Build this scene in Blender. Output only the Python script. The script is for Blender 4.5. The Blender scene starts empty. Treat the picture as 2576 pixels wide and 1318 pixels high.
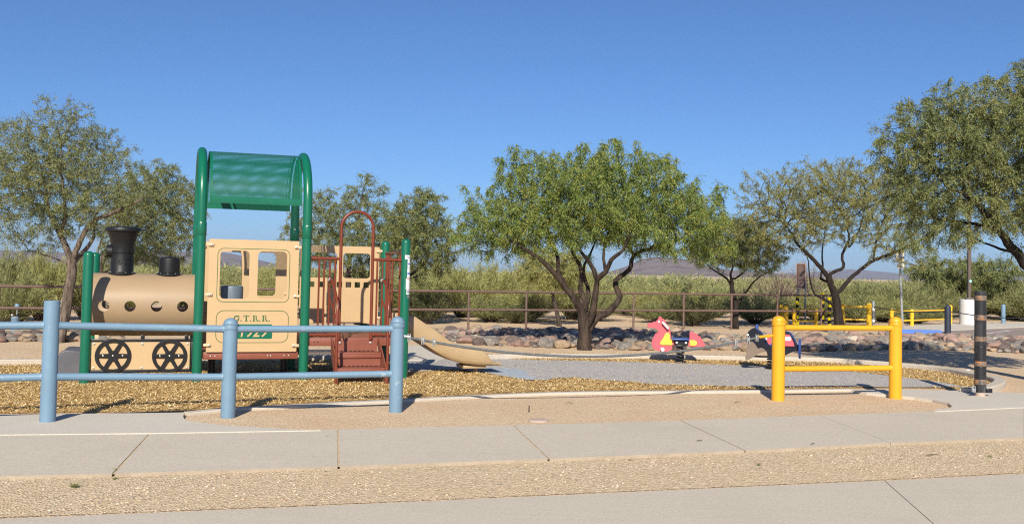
import bpy, bmesh, math, random
import numpy as np
from mathutils import Vector, Matrix, noise
from mathutils.kdtree import KDTree

RNG = np.random.default_rng(7)
random.seed(7)
S = bpy.context.scene
COL = S.collection
R_ = math.radians

# ------------------------------------------------------------------ camera geometry
FPX, CAMH, PITCH, ROLL, CX = 2550.0, 1.55, 0.041, 0.020, 1288.0
CYP = 684 - FPX * math.tan(PITCH)
FW = Vector((0, math.cos(PITCH), math.sin(PITCH)))
_r0 = Vector((1, 0, 0)); _u0 = Vector((0, -math.sin(PITCH), math.cos(PITCH)))
RT = _r0 * math.cos(ROLL) + _u0 * math.sin(ROLL)
UP = -_r0 * math.sin(ROLL) + _u0 * math.cos(ROLL)
CAMP = Vector((0, 0, CAMH))

def ray(x, y):
    return FW + RT * ((x - CX) / FPX) - UP * ((y - CYP) / FPX)
def G(x, y, z=0.0):
    "ground point seen at photo position x, y (photo 2576 wide)"
    d = ray(x, y); t = (z - CAMH) / d.z
    p = CAMP + d * t
    return Vector((p.x, p.y, z))
def AT(x, y, D):
    "point seen at x, y standing at distance D"
    d = ray(x, y); return CAMP + d * (D / d.y)
def PROJ(P):
    "P: (n,3) array -> photo coordinates"
    d = np.asarray(P, float) - np.array(CAMP)
    w = d @ np.array(FW)
    return CX + FPX * (d @ np.array(RT)) / w, CYP - FPX * (d @ np.array(UP)) / w

# ------------------------------------------------------------------ mesh helpers
class MB:
    def __init__(s): s.v = []; s.f = []
    def add(s, vs, fs):
        o = len(s.v); s.v.extend([tuple(v) for v in vs]); s.f.extend([tuple(i + o for i in f) for f in fs]); return s
    def box(s, c, d, rz=0.0, bev=0.0):
        x, y, z = d[0] / 2, d[1] / 2, d[2] / 2
        if bev <= 0:
            vs = [(sx * x, sy * y, sz * z) for sx in (-1, 1) for sy in (-1, 1) for sz in (-1, 1)]
            fs = [(0, 1, 3, 2), (4, 6, 7, 5), (0, 4, 5, 1), (2, 3, 7, 6), (0, 2, 6, 4), (1, 5, 7, 3)]
        else:
            bm = bmesh.new(); bmesh.ops.create_cube(bm, size=1)
            bmesh.ops.scale(bm, vec=d, verts=bm.verts)
            bmesh.ops.bevel(bm, geom=bm.edges[:], offset=bev, segments=2, affect='EDGES', profile=.5)
            bm.verts.index_update()
            vs = [v.co[:] for v in bm.verts]; fs = [[v.index for v in f.verts] for f in bm.faces]; bm.free()
        M = Matrix.Translation(c) @ Matrix.Rotation(rz, 4, 'Z')
        return s.add([M @ Vector(v) for v in vs], fs)
    def tube(s, pts, r, n=10, cap=True):
        pts = [Vector(p) for p in pts]
        rs = r if isinstance(r, (list, tuple)) else [r] * len(pts)
        rings = []; nrm = None
        for i, p in enumerate(pts):
            t = (pts[min(i + 1, len(pts) - 1)] - pts[max(i - 1, 0)])
            t = t.normalized() if t.length > 1e-9 else Vector((0, 0, 1))
            if nrm is None:
                a = Vector((0, 0, 1)) if abs(t.z) < .9 else Vector((1, 0, 0))
                nrm = (a - t * a.dot(t)).normalized()
            else:
                nrm = nrm - t * nrm.dot(t)
                nrm = nrm.normalized() if nrm.length > 1e-6 else Vector((t.y, t.z, t.x)).cross(t).normalized()
            b = t.cross(nrm)
            rings.append([p + (nrm * math.cos(2 * math.pi * k / n) + b * math.sin(2 * math.pi * k / n)) * rs[i] for k in range(n)])
        vs = [v for q in rings for v in q]; fs = []
        for i in range(len(pts) - 1):
            for k in range(n):
                k2 = (k + 1) % n
                fs.append((i * n + k, i * n + k2, (i + 1) * n + k2, (i + 1) * n + k))
        if cap:
            fs.append(tuple(reversed(range(n)))); fs.append(tuple(range((len(pts) - 1) * n, len(pts) * n)))
        return s.add(vs, fs)
    def lathe(s, prof, o=(0, 0, 0), n=28, axis='z'):
        vs = []; fs = []
        for r, z in prof:
            for k in range(n):
                a = 2 * math.pi * k / n
                if axis == 'z': p = (r * math.cos(a), r * math.sin(a), z)
                elif axis == 'x': p = (z, r * math.cos(a), r * math.sin(a))
                else: p = (r * math.cos(a), z, -r * math.sin(a))
                vs.append((p[0] + o[0], p[1] + o[1], p[2] + o[2]))
        m = len(prof)
        for i in range(m - 1):
            for k in range(n):
                k2 = (k + 1) % n
                fs.append((i * n + k, i * n + k2, (i + 1) * n + k2, (i + 1) * n + k))
        fs.append(tuple(reversed(range(n)))); fs.append(tuple(range((m - 1) * n, m * n)))
        return s.add(vs, fs)
    def sheet(s, poly, z, t=0.0):
        "flat polygon (list of xy), a slab of thickness t below z when t > 0"
        n = len(poly); A = sum(poly[i][0] * poly[(i + 1) % n][1] - poly[(i + 1) % n][0] * poly[i][1] for i in range(n))
        if A < 0: poly = poly[::-1]
        top = [(p[0], p[1], z) for p in poly]
        if t <= 0: return s.add(top, [tuple(range(n))])
        bot = [(p[0], p[1], z - t) for p in poly]
        fs = [tuple(range(n)), tuple(reversed(range(n, 2 * n)))]
        for i in range(n):
            j = (i + 1) % n; fs.append((i, n + i, n + j, j))
        return s.add(top + bot, fs)
    def build(s, name, m, parent=None, smooth=True, ang=40):
        me = bpy.data.meshes.new(name); me.from_pydata(s.v, [], s.f); me.update()
        return link(name, me, m, parent, smooth, ang)

def link(name, me, m, parent=None, smooth=True, ang=40):
    if m is not None:
        for q in (m if isinstance(m, (list, tuple)) else [m]): me.materials.append(q)
    if smooth:
        me.shade_smooth()
        if ang: me.set_sharp_from_angle(angle=R_(ang))
    o = bpy.data.objects.new(name, me); COL.objects.link(o)
    if parent is not None: o.parent = parent
    return o

def npmesh(name, V, Q, m, parent=None, smooth=False):
    "numpy quads"
    me = bpy.data.meshes.new(name)
    V = np.asarray(V, np.float32); Q = np.asarray(Q, np.int32)
    k = Q.shape[1]
    me.vertices.add(len(V)); me.vertices.foreach_set('co', V.ravel())
    me.loops.add(Q.size); me.loops.foreach_set('vertex_index', Q.ravel())
    me.polygons.add(len(Q)); me.polygons.foreach_set('loop_start', np.arange(0, Q.size, k, dtype=np.int32))
    me.polygons.foreach_set('loop_total', np.full(len(Q), k, np.int32))
    me.update(calc_edges=True); me.validate()
    return link(name, me, m, parent, smooth, 0)

def empty(name, loc=(0, 0, 0), rz=0.0):
    o = bpy.data.objects.new(name, None); COL.objects.link(o)
    o.location = loc; o.rotation_euler = (0, 0, rz); o.empty_display_size = .2
    return o
def tag(o, label, cat, group=None):
    o['label'] = label; o['category'] = cat
    if group: o['group'] = group
    return o
def struct(o, kind='structure'):
    o['kind'] = kind; return o

def rrect(x0, y0, x1, y1, r, n=5):
    out = []
    for cx, cy, a0 in ((x1 - r, y0 + r, -90), (x1 - r, y1 - r, 0), (x0 + r, y1 - r, 90), (x0 + r, y0 + r, 180)):
        for k in range(n + 1):
            a = R_(a0 + 90 * k / n); out.append((cx + r * math.cos(a), cy + r * math.sin(a)))
    return out
def circ(x, y, r, n=24): return [(x + r * math.cos(2 * math.pi * k / n), y + r * math.sin(2 * math.pi * k / n)) for k in range(n)]

def plate_mesh(name, loops, th, bev=0.0, plane='xz', off=0.0):
    "flat plate with holes from a filled 2D curve; th is the full thickness"
    cu = bpy.data.curves.new(name, 'CURVE'); cu.dimensions = '2D'; cu.fill_mode = 'BOTH'
    cu.extrude = max(th / 2 - bev, 1e-4); cu.bevel_depth = bev; cu.bevel_resolution = 1; cu.offset = -bev
    for lp in loops:
        sp = cu.splines.new('POLY'); sp.points.add(len(lp) - 1); sp.use_cyclic_u = True
        for q, p in zip(sp.points, lp): q.co = (p[0], p[1], 0, 1)
    tmp = bpy.data.objects.new('tmp', cu); COL.objects.link(tmp)
    dg = bpy.context.evaluated_depsgraph_get()
    me = bpy.data.meshes.new_from_object(tmp.evaluated_get(dg))
    bpy.data.objects.remove(tmp); bpy.data.curves.remove(cu)
    if plane == 'xz': M = Matrix(((1, 0, 0, 0), (0, 0, -1, off), (0, 1, 0, 0), (0, 0, 0, 1)))
    elif plane == 'yz': M = Matrix(((0, 0, 1, off), (1, 0, 0, 0), (0, 1, 0, 0), (0, 0, 0, 1)))
    else: M = Matrix.Translation((0, 0, off))
    me.transform(M); me.name = name; me.materials.clear()
    return me
def plate(name, loops, th, m, parent, bev=0.0, plane='xz', off=0.0):
    return link(name, plate_mesh(name, loops, th, bev, plane, off), m, parent, True, 30)
def text_mesh(txt, size, th, off, cx, z, align='CENTER', shear=0.0, bold=0.0):
    cu = bpy.data.curves.new('t', 'FONT'); cu.body = txt; cu.size = size; cu.extrude = th / 2; cu.align_x = align; cu.shear = shear; cu.offset = bold
    tmp = bpy.data.objects.new('tmp', cu); COL.objects.link(tmp)
    dg = bpy.context.evaluated_depsgraph_get(); me = bpy.data.meshes.new_from_object(tmp.evaluated_get(dg))
    bpy.data.objects.remove(tmp); bpy.data.curves.remove(cu)
    me.transform(Matrix(((1, 0, 0, cx), (0, 0, -1, off), (0, 1, 0, z), (0, 0, 0, 1)))); me.materials.clear()
    return me

def catmull(pts, step):
    pts = [Vector(p) for p in pts]
    if len(pts) < 2: return pts
    P = [pts[0] * 2 - pts[1]] + pts + [pts[-1] * 2 - pts[-2]]
    out = []
    for i in range(1, len(P) - 2):
        a, b, c, d = P[i - 1], P[i], P[i + 1], P[i + 2]
        n = max(1, int((c - b).length / step))
        for k in range(n):
            t = k / n
            out.append(.5 * ((2 * b) + (c - a) * t + (2 * a - 5 * b + 4 * c - d) * t * t + (3 * b - a - 3 * c + d) * t ** 3))
    out.append(pts[-1]); return out
def inpoly(px, py, poly):
    px = np.asarray(px); py = np.asarray(py); r = np.zeros(px.shape, bool); n = len(poly)
    for i in range(n):
        x0, y0 = poly[i]; x1, y1 = poly[(i + 1) % n]
        c = ((y0 > py) != (y1 > py)) & (px < (x1 - x0) * (py - y0) / ((y1 - y0) or 1e-9) + x0)
        r ^= c
    return r
def densify(pl, step):
    out = []
    for i in range(len(pl) - 1):
        a, b = Vector(pl[i]), Vector(pl[i + 1]); n = max(1, int((b - a).length / step))
        out += [tuple(a.lerp(b, k / n)) for k in range(n)]
    out.append(tuple(pl[-1])); return out

# ------------------------------------------------------------------ materials
def newmat(name):
    m = bpy.data.materials.new(name); m.use_nodes = True
    nt = m.node_tree; return m, nt, nt.nodes['Principled BSDF']
def ramp(nt, stops):
    n = nt.nodes.new('ShaderNodeValToRGB'); e = n.color_ramp.elements
    while len(e) < len(stops): e.new(.5)
    for q, (p, c) in zip(e, stops): q.position = p; q.color = (*c, 1)
    return n
def noise_n(nt, vec, scale, detail=4, rough=.55, dim='3D'):
    n = nt.nodes.new('ShaderNodeTexNoise'); n.inputs['Scale'].default_value = scale
    n.inputs['Detail'].default_value = detail; n.inputs['Roughness'].default_value = rough
    nt.links.new(vec, n.inputs['Vector']); return n
def mixc(nt, fac, a, b, mode='MIX'):
    n = nt.nodes.new('ShaderNodeMix'); n.data_type = 'RGBA'; n.blend_type = mode
    for i, v in ((0, fac), (6, a), (7, b)):
        if hasattr(v, 'is_linked'): nt.links.new(v, n.inputs[i])
        elif i == 0: n.inputs[0].default_value = v
        else: n.inputs[i].default_value = (*v, 1)
    return n.outputs[2]
def mathn(nt, op, a, b=0.0):
    n = nt.nodes.new('ShaderNodeMath'); n.operation = op
    for i, v in enumerate((a, b)):
        if hasattr(v, 'is_linked'): nt.links.new(v, n.inputs[i])
        else: n.inputs[i].default_value = v
    return n.outputs[0]
def bump(nt, bs, h, dist, strength=1.0):
    n = nt.nodes.new('ShaderNodeBump'); n.inputs['Distance'].default_value = dist; n.inputs['Strength'].default_value = strength
    nt.links.new(h, n.inputs['Height']); nt.links.new(n.outputs[0], bs.inputs['Normal'])
def sc(c, k): return tuple(min(1, v * k) for v in c)

def paint(name, c, rough=.45, var=.12, wear=None, wearc=(.5, .5, .5), scale=3.0, bmp=.0, spec=.5, metal=0.0, gen=False):
    "a painted or moulded surface with faint mottling and optional worn spots"
    m, nt, b = newmat(name)
    tc = nt.nodes.new('ShaderNodeTexCoord'); vec = tc.outputs['Object']
    n1 = noise_n(nt, vec, scale, 5, .6); n2 = noise_n(nt, vec, scale * 14, 3)
    f = mathn(nt, 'ADD', mathn(nt, 'MULTIPLY', n1.outputs[0], .7), mathn(nt, 'MULTIPLY', n2.outputs[0], .3))
    r = ramp(nt, [(.3, sc(c, 1 - var)), (.7, sc(c, 1 + var))]); nt.links.new(f, r.inputs[0])
    out = r.outputs[0]
    if wear:
        mpw = nt.nodes.new('ShaderNodeMapping'); mpw.inputs['Scale'].default_value = (.45, 1, .6); nt.links.new(vec, mpw.inputs[0])
        w = noise_n(nt, mpw.outputs[0], 19, 6, .72)
        wr = ramp(nt, [(wear, (0, 0, 0)), (wear + .03, (1, 1, 1))]); nt.links.new(w.outputs[0], wr.inputs[0])
        out = mixc(nt, mathn(nt, 'MULTIPLY', wr.outputs[0], .6), out, wearc)
    nt.links.new(out, b.inputs['Base Color'])
    rr = nt.nodes.new('ShaderNodeMapRange'); rr.inputs[3].default_value = max(0, rough - .08); rr.inputs[4].default_value = min(1, rough + .12)
    nt.links.new(n1.outputs[0], rr.inputs[0]); nt.links.new(rr.outputs[0], b.inputs['Roughness'])
    b.inputs['Metallic'].default_value = metal; b.inputs['Specular IOR Level'].default_value = spec
    if bmp: bump(nt, b, n2.outputs[0], bmp)
    return m

def ground_mat(name, stops, scale, fine, patch, patchc, bmp=.01, rough=.9, speck=None):
    "granular ground: grains from voronoi cells, broad stains from noise"
    m, nt, b = newmat(name)
    ge = nt.nodes.new('ShaderNodeNewGeometry'); vec = ge.outputs['Position']
    vo = nt.nodes.new('ShaderNodeTexVoronoi'); vo.inputs['Scale'].default_value = scale; nt.links.new(vec, vo.inputs['Vector'])
    sep = nt.nodes.new('ShaderNodeSeparateColor'); nt.links.new(vo.outputs['Color'], sep.inputs[0])
    r = ramp(nt, stops); nt.links.new(sep.outputs[0], r.inputs[0])
    n1 = noise_n(nt, vec, fine, 6, .7)
    col = mixc(nt, .35, r.outputs[0], ramp_from(nt, n1.outputs[0], stops))
    n2 = noise_n(nt, vec, patch, 5, .6)
    pr = ramp(nt, [(.42, (0, 0, 0)), (.68, (1, 1, 1))]); nt.links.new(n2.outputs[0], pr.inputs[0])
    col = mixc(nt, mathn(nt, 'MULTIPLY', pr.outputs[0], .55), col, patchc)
    if speck:
        n3 = noise_n(nt, vec, 60, 2); s3 = ramp(nt, [(.66, (0, 0, 0)), (.70, (1, 1, 1))]); nt.links.new(n3.outputs[0], s3.inputs[0])
        col = mixc(nt, s3.outputs[0], col, speck)
    nt.links.new(col, b.inputs['Base Color']); b.inputs['Roughness'].default_value = rough; b.inputs['Specular IOR Level'].default_value = .15
    h = mathn(nt, 'ADD', vo.outputs['Distance'], n1.outputs[0])
    bump(nt, b, h, bmp)
    return m
def ramp_from(nt, sock, stops):
    r = ramp(nt, stops); nt.links.new(sock, r.inputs[0]); return r.outputs[0]

def leafmat(name, cols, trans=.3, nscale=.9):
    m, nt, b = newmat(name)
    ge = nt.nodes.new('ShaderNodeNewGeometry'); tc = nt.nodes.new('ShaderNodeTexCoord')
    n1 = noise_n(nt, tc.outputs['Object'], nscale, 3)
    f = mathn(nt, 'ADD', mathn(nt, 'MULTIPLY', ge.outputs['Random Per Island'], .6), mathn(nt, 'MULTIPLY', n1.outputs[0], .5))
    k = len(cols); r = ramp(nt, [(.08 + .84 * i / (k - 1), c) for i, c in enumerate(cols)]); nt.links.new(f, r.inputs[0])
    nt.links.new(r.outputs[0], b.inputs['Base Color']); b.inputs['Roughness'].default_value = .55; b.inputs['Specular IOR Level'].default_value = .3
    t = nt.nodes.new('ShaderNodeBsdfTranslucent'); nt.links.new(r.outputs[0], t.inputs['Color'])
    ms = nt.nodes.new('ShaderNodeMixShader'); ms.inputs[0].default_value = trans
    nt.links.new(b.outputs[0], ms.inputs[1]); nt.links.new(t.outputs[0], ms.inputs[2])
    nt.links.new(ms.outputs[0], nt.nodes['Material Output'].inputs['Surface'])
    return m
def islandmat(name, cols, rough=.8, spec=.2, bmp=0):
    m, nt, b = newmat(name)
    ge = nt.nodes.new('ShaderNodeNewGeometry')
    k = len(cols); r = ramp(nt, [(i / (k - 1), c) for i, c in enumerate(cols)]); nt.links.new(ge.outputs['Random Per Island'], r.inputs[0])
    nt.links.new(r.outputs[0], b.inputs['Base Color']); b.inputs['Roughness'].default_value = rough; b.inputs['Specular IOR Level'].default_value = spec
    return m
def barkmat(name, a, c, scale=14):
    m, nt, b = newmat(name)
    tc = nt.nodes.new('ShaderNodeTexCoord'); mp = nt.nodes.new('ShaderNodeMapping'); mp.inputs['Scale'].default_value = (1, 1, .22)
    nt.links.new(tc.outputs['Object'], mp.inputs[0])
    n1 = noise_n(nt, mp.outputs[0], scale, 6, .65)
    r = ramp(nt, [(.36, a), (.64, c)]); nt.links.new(n1.outputs[0], r.inputs[0]); nt.links.new(r.outputs[0], b.inputs['Base Color'])
    b.inputs['Roughness'].default_value = .85; b.inputs['Specular IOR Level'].default_value = .2
    bump(nt, b, n1.outputs[0], .03); return m

M = dict(
    green=paint('green_paint', (.004, .125, .070), .3, .06),
    green_line=paint('green_line', (.035, .12, .03), .5),
    cream=paint('cream_board', (.52, .36, .19), .5, .04),
    tan=paint('tan_plastic', (.345, .245, .145), .42, .06, scale=1.6),
    slide=paint('slide_plastic', (.41, .295, .165), .4, .06, scale=1.6),
    clamp=paint('clamp_plastic', (.62, .44, .27), .45),
    black=paint('black_plastic', (.011, .011, .012), .45, .2, spec=.35),
    blackmetal=paint('black_metal', (.012, .012, .013), .35, .2),
    brown=paint('brown_coat', (.23, .070, .042), .5, .12, scale=5),
    brownpipe=paint('brown_pipe', (.165, .034, .014), .35, .12),
    greydrum=paint('grey_drum', (.13, .17, .21), .45),
    greywedge=paint('grey_moulded', (.10, .10, .115), .5, .2),
    steel=paint('zinc_steel', (.36, .36, .35), .45, .2, metal=.6),
    cable=paint('cable_steel', (.15, .16, .165), .5, .25, metal=.3, scale=30),
    bolt=paint('bolt_steel', (.55, .54, .50), .3, .1, metal=.6),
    blue=paint('blue_paint', (.155, .255, .35), .5, .07, wear=.63, wearc=(.36, .45, .50), scale=4),
    yellow=paint('yellow_paint', (.70, .355, .018), .35, .05, scale=3),
    yellowfar=paint('yellow_paint_old', (.78, .46, .02), .4, .08, scale=3),
    red=paint('red_board', (.66, .095, .12), .5, .05),
    ridery=paint('yellow_board', (.82, .68, .055), .5, .04),
    riderblue=paint('blue_board', (.03, .08, .30), .45),
    navy=paint('navy_board', (.010, .012, .020), .65, .15, spec=.2),
    flip=paint('brown_board', (.19, .14, .10), .55),
    white=paint('white_plastic', (.78, .76, .74), .4, .03),
    sticker=paint('sticker_white', (.78, .79, .82), .4, .02),
    sblue=paint('sticker_blue', (.02, .08, .5), .5), sorange=paint('sticker_orange', (.7, .12, .02), .5), sgrey=paint('sticker_grey', (.25, .27, .28), .5),
    fence=paint('rust_pipe', (.150, .092, .076), .7, .18, scale=6),
    concrete=None, rustboard=paint('sign_brown', (.16, .085, .07), .6, .1), tanline=paint('sign_lettering', (.42, .33, .29), .6),
    lightpole=paint('pole_brown', (.12, .09, .075), .6, .1), whitebase=paint('white_base', (.62, .62, .62), .7, .06, scale=2),
    navypost=paint('navy_post', (.022, .030, .052), .5, .2), creamsign=paint('sign_cream', (.72, .68, .50), .5, .05), signblue=paint('sign_blue', (.035, .06, .34), .5),
    bluestop=paint('blue_stop', (.045, .14, .52), .6, .15, wear=.62, wearc=(.35, .40, .5)),
    galv=paint('galvanised', (.35, .37, .38), .45, .15, metal=.4, scale=8),
    stripey=paint('stripe_yellow', (.85, .66, .0), .45), stripeb=paint('stripe_black', (.015, .015, .015), .5),
    darkcable=paint('dark_cable', (.02, .02, .022), .6), twig=paint('dry_twig', (.06, .04, .03), .9, .2),
    litter=paint('litter_white', (.7, .74, .78), .6), lid=paint('lid_concrete', (.46, .36, .30), .85, .1, scale=10, bmp=.004),
    teal=paint('teal_disc', (.05, .35, .30), .5),
)
M['bark'] = barkmat('mesquite_bark', (.018, .013, .011), (.085, .060, .045))
M['bark_grey'] = barkmat('weathered_bark', (.05, .038, .03), (.23, .18, .14))
M['bark_dark'] = barkmat('dark_bark', (.012, .010, .009), (.040, .030, .024))
M['bark_far'] = barkmat('far_bark', (.035, .027, .022), (.10, .075, .06))
M['leaf_main'] = leafmat('leaf_main', [(.060, .110, .036), (.125, .195, .056), (.21, .285, .076), (.30, .35, .09), (.48, .41, .075)], .38, 1.3)
M['leaf_olive'] = leafmat('leaf_olive', [(.100, .132, .066), (.165, .200, .088), (.23, .262, .108), (.30, .315, .125), (.42, .375, .15)], .38, 1.1)
M['leaf_dark'] = leafmat('leaf_dark', [(.070, .105, .050), (.14, .180, .076), (.22, .255, .098), (.31, .32, .12), (.42, .38, .14)], .38, 1.3)
M['leaf_sparse'] = leafmat('leaf_sparse', [(.19, .225, .095), (.27, .29, .115), (.34, .34, .125), (.40, .38, .13), (.50, .43, .14)], .42, 1.3)
M['shrub_a'] = leafmat('shrub_a', [(0.202, 0.214, 0.088), (0.297, 0.309, 0.112), (0.392, 0.392, 0.137), (0.475, 0.451, 0.167), (0.57, 0.499, 0.237)], .40, .6)
M['shrub_b'] = leafmat('shrub_b', [(0.143, 0.173, 0.086), (0.226, 0.256, 0.115), (0.309, 0.333, 0.138), (0.392, 0.392, 0.161), (0.499, 0.451, 0.207)], .40, .6)
M['shrub_c'] = leafmat('shrub_c', [(0.052, 0.065, 0.034), (0.089, 0.104, 0.048), (0.131, 0.146, 0.061), (0.188, 0.188, 0.08), (0.261, 0.23, 0.114)], .40, .6)
M['shrub_d'] = leafmat('shrub_dry', [(0.193, 0.138, 0.104), (0.261, 0.193, 0.145), (0.330, 0.247, 0.179), (0.371, 0.289, 0.206), (0.440, 0.344, 0.247)], .15, .6)

def concrete_mat(name, c, c2):
    m, nt, b = newmat(name)
    ge = nt.nodes.new('ShaderNodeNewGeometry'); vec = ge.outputs['Position']
    n1 = noise_n(nt, vec, 1.1, 6, .65); n2 = noise_n(nt, vec, 55, 4, .6); n3 = noise_n(nt, vec, 150, 2)
    mp = nt.nodes.new('ShaderNodeMapping'); mp.inputs['Rotation'].default_value = (0, 0, -.29); mp.inputs['Scale'].default_value = (.7, 14, 1); nt.links.new(vec, mp.inputs[0])
    n4 = noise_n(nt, mp.outputs[0], 1.2, 4)
    f = mathn(nt, 'ADD', mathn(nt, 'MULTIPLY', n1.outputs[0], .6), mathn(nt, 'MULTIPLY', n4.outputs[0], .4))
    col = ramp_from(nt, f, [(.36, c), (.64, c2)])
    col = mixc(nt, .45, col, ramp_from(nt, n2.outputs[0], [(.3, sc(c, .8)), (.7, sc(c2, 1.15))]))
    s3 = ramp_from(nt, n3.outputs[0], [(.70, (0, 0, 0)), (.73, (1, 1, 1))])
    col = mixc(nt, mathn(nt, 'MULTIPLY', s3, .5), col, (.12, .10, .08))
    n5 = noise_n(nt, vec, .55, 5, .7); n6 = noise_n(nt, vec, 4.5, 5, .75)
    st = ramp_from(nt, n5.outputs[0], [(.52, (0, 0, 0)), (.66, (1, 1, 1))]); col = mixc(nt, mathn(nt, 'MULTIPLY', st, .30), col, sc(c, .78))
    s6 = ramp_from(nt, n6.outputs[0], [(.62, (0, 0, 0)), (.74, (1, 1, 1))]); col = mixc(nt, mathn(nt, 'MULTIPLY', s6, .35), col, (c[0] * .84, c[1] * .77, c[2] * .68))
    nt.links.new(col, b.inputs['Base Color']); b.inputs['Roughness'].default_value = .88; b.inputs['Specular IOR Level'].default_value = .2
    bump(nt, b, n2.outputs[0], .004); return m
M['concrete'] = concrete_mat('pavement_concrete', (.505, .445, .36), (.59, .525, .425))
M['concrete_pad'] = concrete_mat('pad_concrete', (.52, .47, .40), (.60, .55, .47))
M['kerb'] = concrete_mat('kerb_concrete', (.46, .41, .345), (.55, .49, .41))
M['dirt'] = ground_mat('desert_dirt', [(.1, (.52, .370, .228)), (.5, (.65, .485, .318)), (.9, (.75, .600, .428))], 55, 14, .8, (.60, .405, .245), .010)
M['far_dirt'] = M['dirt']
M['gravel'] = ground_mat('gravel_base', [(.1, (.46, .33, .20)), (.5, (.66, .505, .325)), (.9, (.81, .68, .49))], 60, 22, 1.3, (.68, .505, .31), .012)
M['mulch'] = ground_mat('mulch_base', [(.1, (.32, .19, .07)), (.5, (.54, .355, .14)), (.9, (.72, .51, .235))], 40, 20, 1.2, (.48, .305, .11), .012)
M['rubber'] = ground_mat('rubber_surface', [(.05, (.16, .15, .145)), (.40, (.37, .35, .33)), (.75, (.54, .505, .47)), (.95, (.74, .66, .56))], 55, 34, .7, (.47, .445, .42), .006)
M['rubber_new'] = ground_mat('rubber_patch', [(.1, (.22, .26, .31)), (.5, (.37, .42, .47)), (.9, (.52, .56, .61))], 55, 34, .7, (.40, .44, .48), .006)
M['asphalt'] = ground_mat('lot_asphalt', [(.1, (0.230, 0.176, 0.149)), (.5, (0.311, 0.250, 0.209)), (.9, (0.405, 0.338, 0.297))], 30, 12, .3, (0.338, 0.270, 0.230), .01)
M['chip'] = islandmat('wood_chip', [(.20, .115, .045), (.42, .275, .105), (.57, .40, .168), (.67, .495, .24), (.80, .66, .40)])
M['pebble'] = islandmat('pebble', [(.22, .155, .11), (.46, .34, .225), (.58, .44, .305), (.64, .505, .36), (.74, .615, .46), (.52, .395, .275), (.26, .24, .22), (.62, .44, .30), (.58, .445, .31)])
def rockmat(name, a, c):
    m, nt, b = newmat(name)
    tc = nt.nodes.new('ShaderNodeTexCoord'); n1 = noise_n(nt, tc.outputs['Object'], 3.5, 6, .65); n2 = noise_n(nt, tc.outputs['Object'], 30, 3)
    f = mathn(nt, 'ADD', mathn(nt, 'MULTIPLY', n1.outputs[0], .7), mathn(nt, 'MULTIPLY', n2.outputs[0], .3))
    nt.links.new(ramp_from(nt, f, [(.33, a), (.66, c)]), b.inputs['Base Color'])
    b.inputs['Roughness'].default_value = .75; b.inputs['Specular IOR Level'].default_value = .3; bump(nt, b, n2.outputs[0], .01); return m
ROCKC = [('grey', rockmat('rock_grey', (.15, .135, .12), (.32, .285, .25))), ('pinkish', rockmat('rock_pink', (.22, .14, .115), (.42, .28, .23))),
         ('tan', rockmat('rock_tan', (.26, .19, .125), (.46, .345, .235))), ('dark brown', rockmat('rock_dark', (.085, .065, .058), (.20, .15, .13))),
         ('pale cream', rockmat('rock_pale', (.42, .35, .265), (.60, .52, .41)))]
def torn_mat():
    m, nt, b = newmat('torn_band'); tc = nt.nodes.new('ShaderNodeTexCoord')
    n1 = noise_n(nt, tc.outputs['Object'], 22, 4, .7); n2 = noise_n(nt, tc.outputs['Object'], 9, 3)
    c1 = ramp_from(nt, n1.outputs[0], [(.36, (.03, .028, .027)), (.46, (.12, .10, .09)), (.53, (.22, .18, .14)), (.58, (.30, .11, .03)), (.66, (.50, .20, .02))])
    c2 = ramp_from(nt, n2.outputs[0], [(.42, (.10, .09, .085)), (.58, (.30, .15, .07))])
    nt.links.new(mixc(nt, .35, c1, c2), b.inputs['Base Color']); b.inputs['Roughness'].default_value = .6; bump(nt, b, n1.outputs[0], .006); return m
M['torn'] = torn_mat()
def scuffed_mat():
    m, nt, b = newmat('scuffed_black'); tc = nt.nodes.new('ShaderNodeTexCoord')
    mp = nt.nodes.new('ShaderNodeMapping'); mp.inputs['Scale'].default_value = (1, 1, .35); nt.links.new(tc.outputs['Object'], mp.inputs[0])
    n1 = noise_n(nt, mp.outputs[0], 7, 4, .6)
    nt.links.new(ramp_from(nt, n1.outputs[0], [(.5, (.017, .017, .018)), (.62, (.05, .05, .052)), (.74, (.17, .17, .17))]), b.inputs['Base Color'])
    b.inputs['Roughness'].default_value = .42; return m
M['blackpost'] = scuffed_mat()

M['dirty_edge'] = paint('soil_stained_edge', (.37, .305, .23), .9, .2, scale=4)
M['brush'] = leafmat('brush', [(0.143, 0.173, 0.086), (0.226, 0.256, 0.115), (0.309, 0.333, 0.138), (0.392, 0.392, 0.161), (0.499, 0.451, 0.207)], .40, .22)
SKY_STR, SUN_STR, EXPO = .090, 5.1, .33
HAZE = 9e-5; S.cycles.filter_width = 1.15
S.cycles.use_denoising = False
# ------------------------------------------------------------------ camera, sky, sun
cam = bpy.data.cameras.new('camera'); co = bpy.data.objects.new('camera', cam); COL.objects.link(co); S.camera = co
co.matrix_world = Matrix((( RT.x, UP.x, -FW.x, CAMP.x), (RT.y, UP.y, -FW.y, CAMP.y), (RT.z, UP.z, -FW.z, CAMP.z), (0, 0, 0, 1)))
cam.sensor_fit = 'HORIZONTAL'; cam.sensor_width = 36; cam.lens = 36 * FPX / 2576
cam.shift_y = -(659 - CYP) / 2576; cam.clip_start = .1; cam.clip_end = 30000

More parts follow.
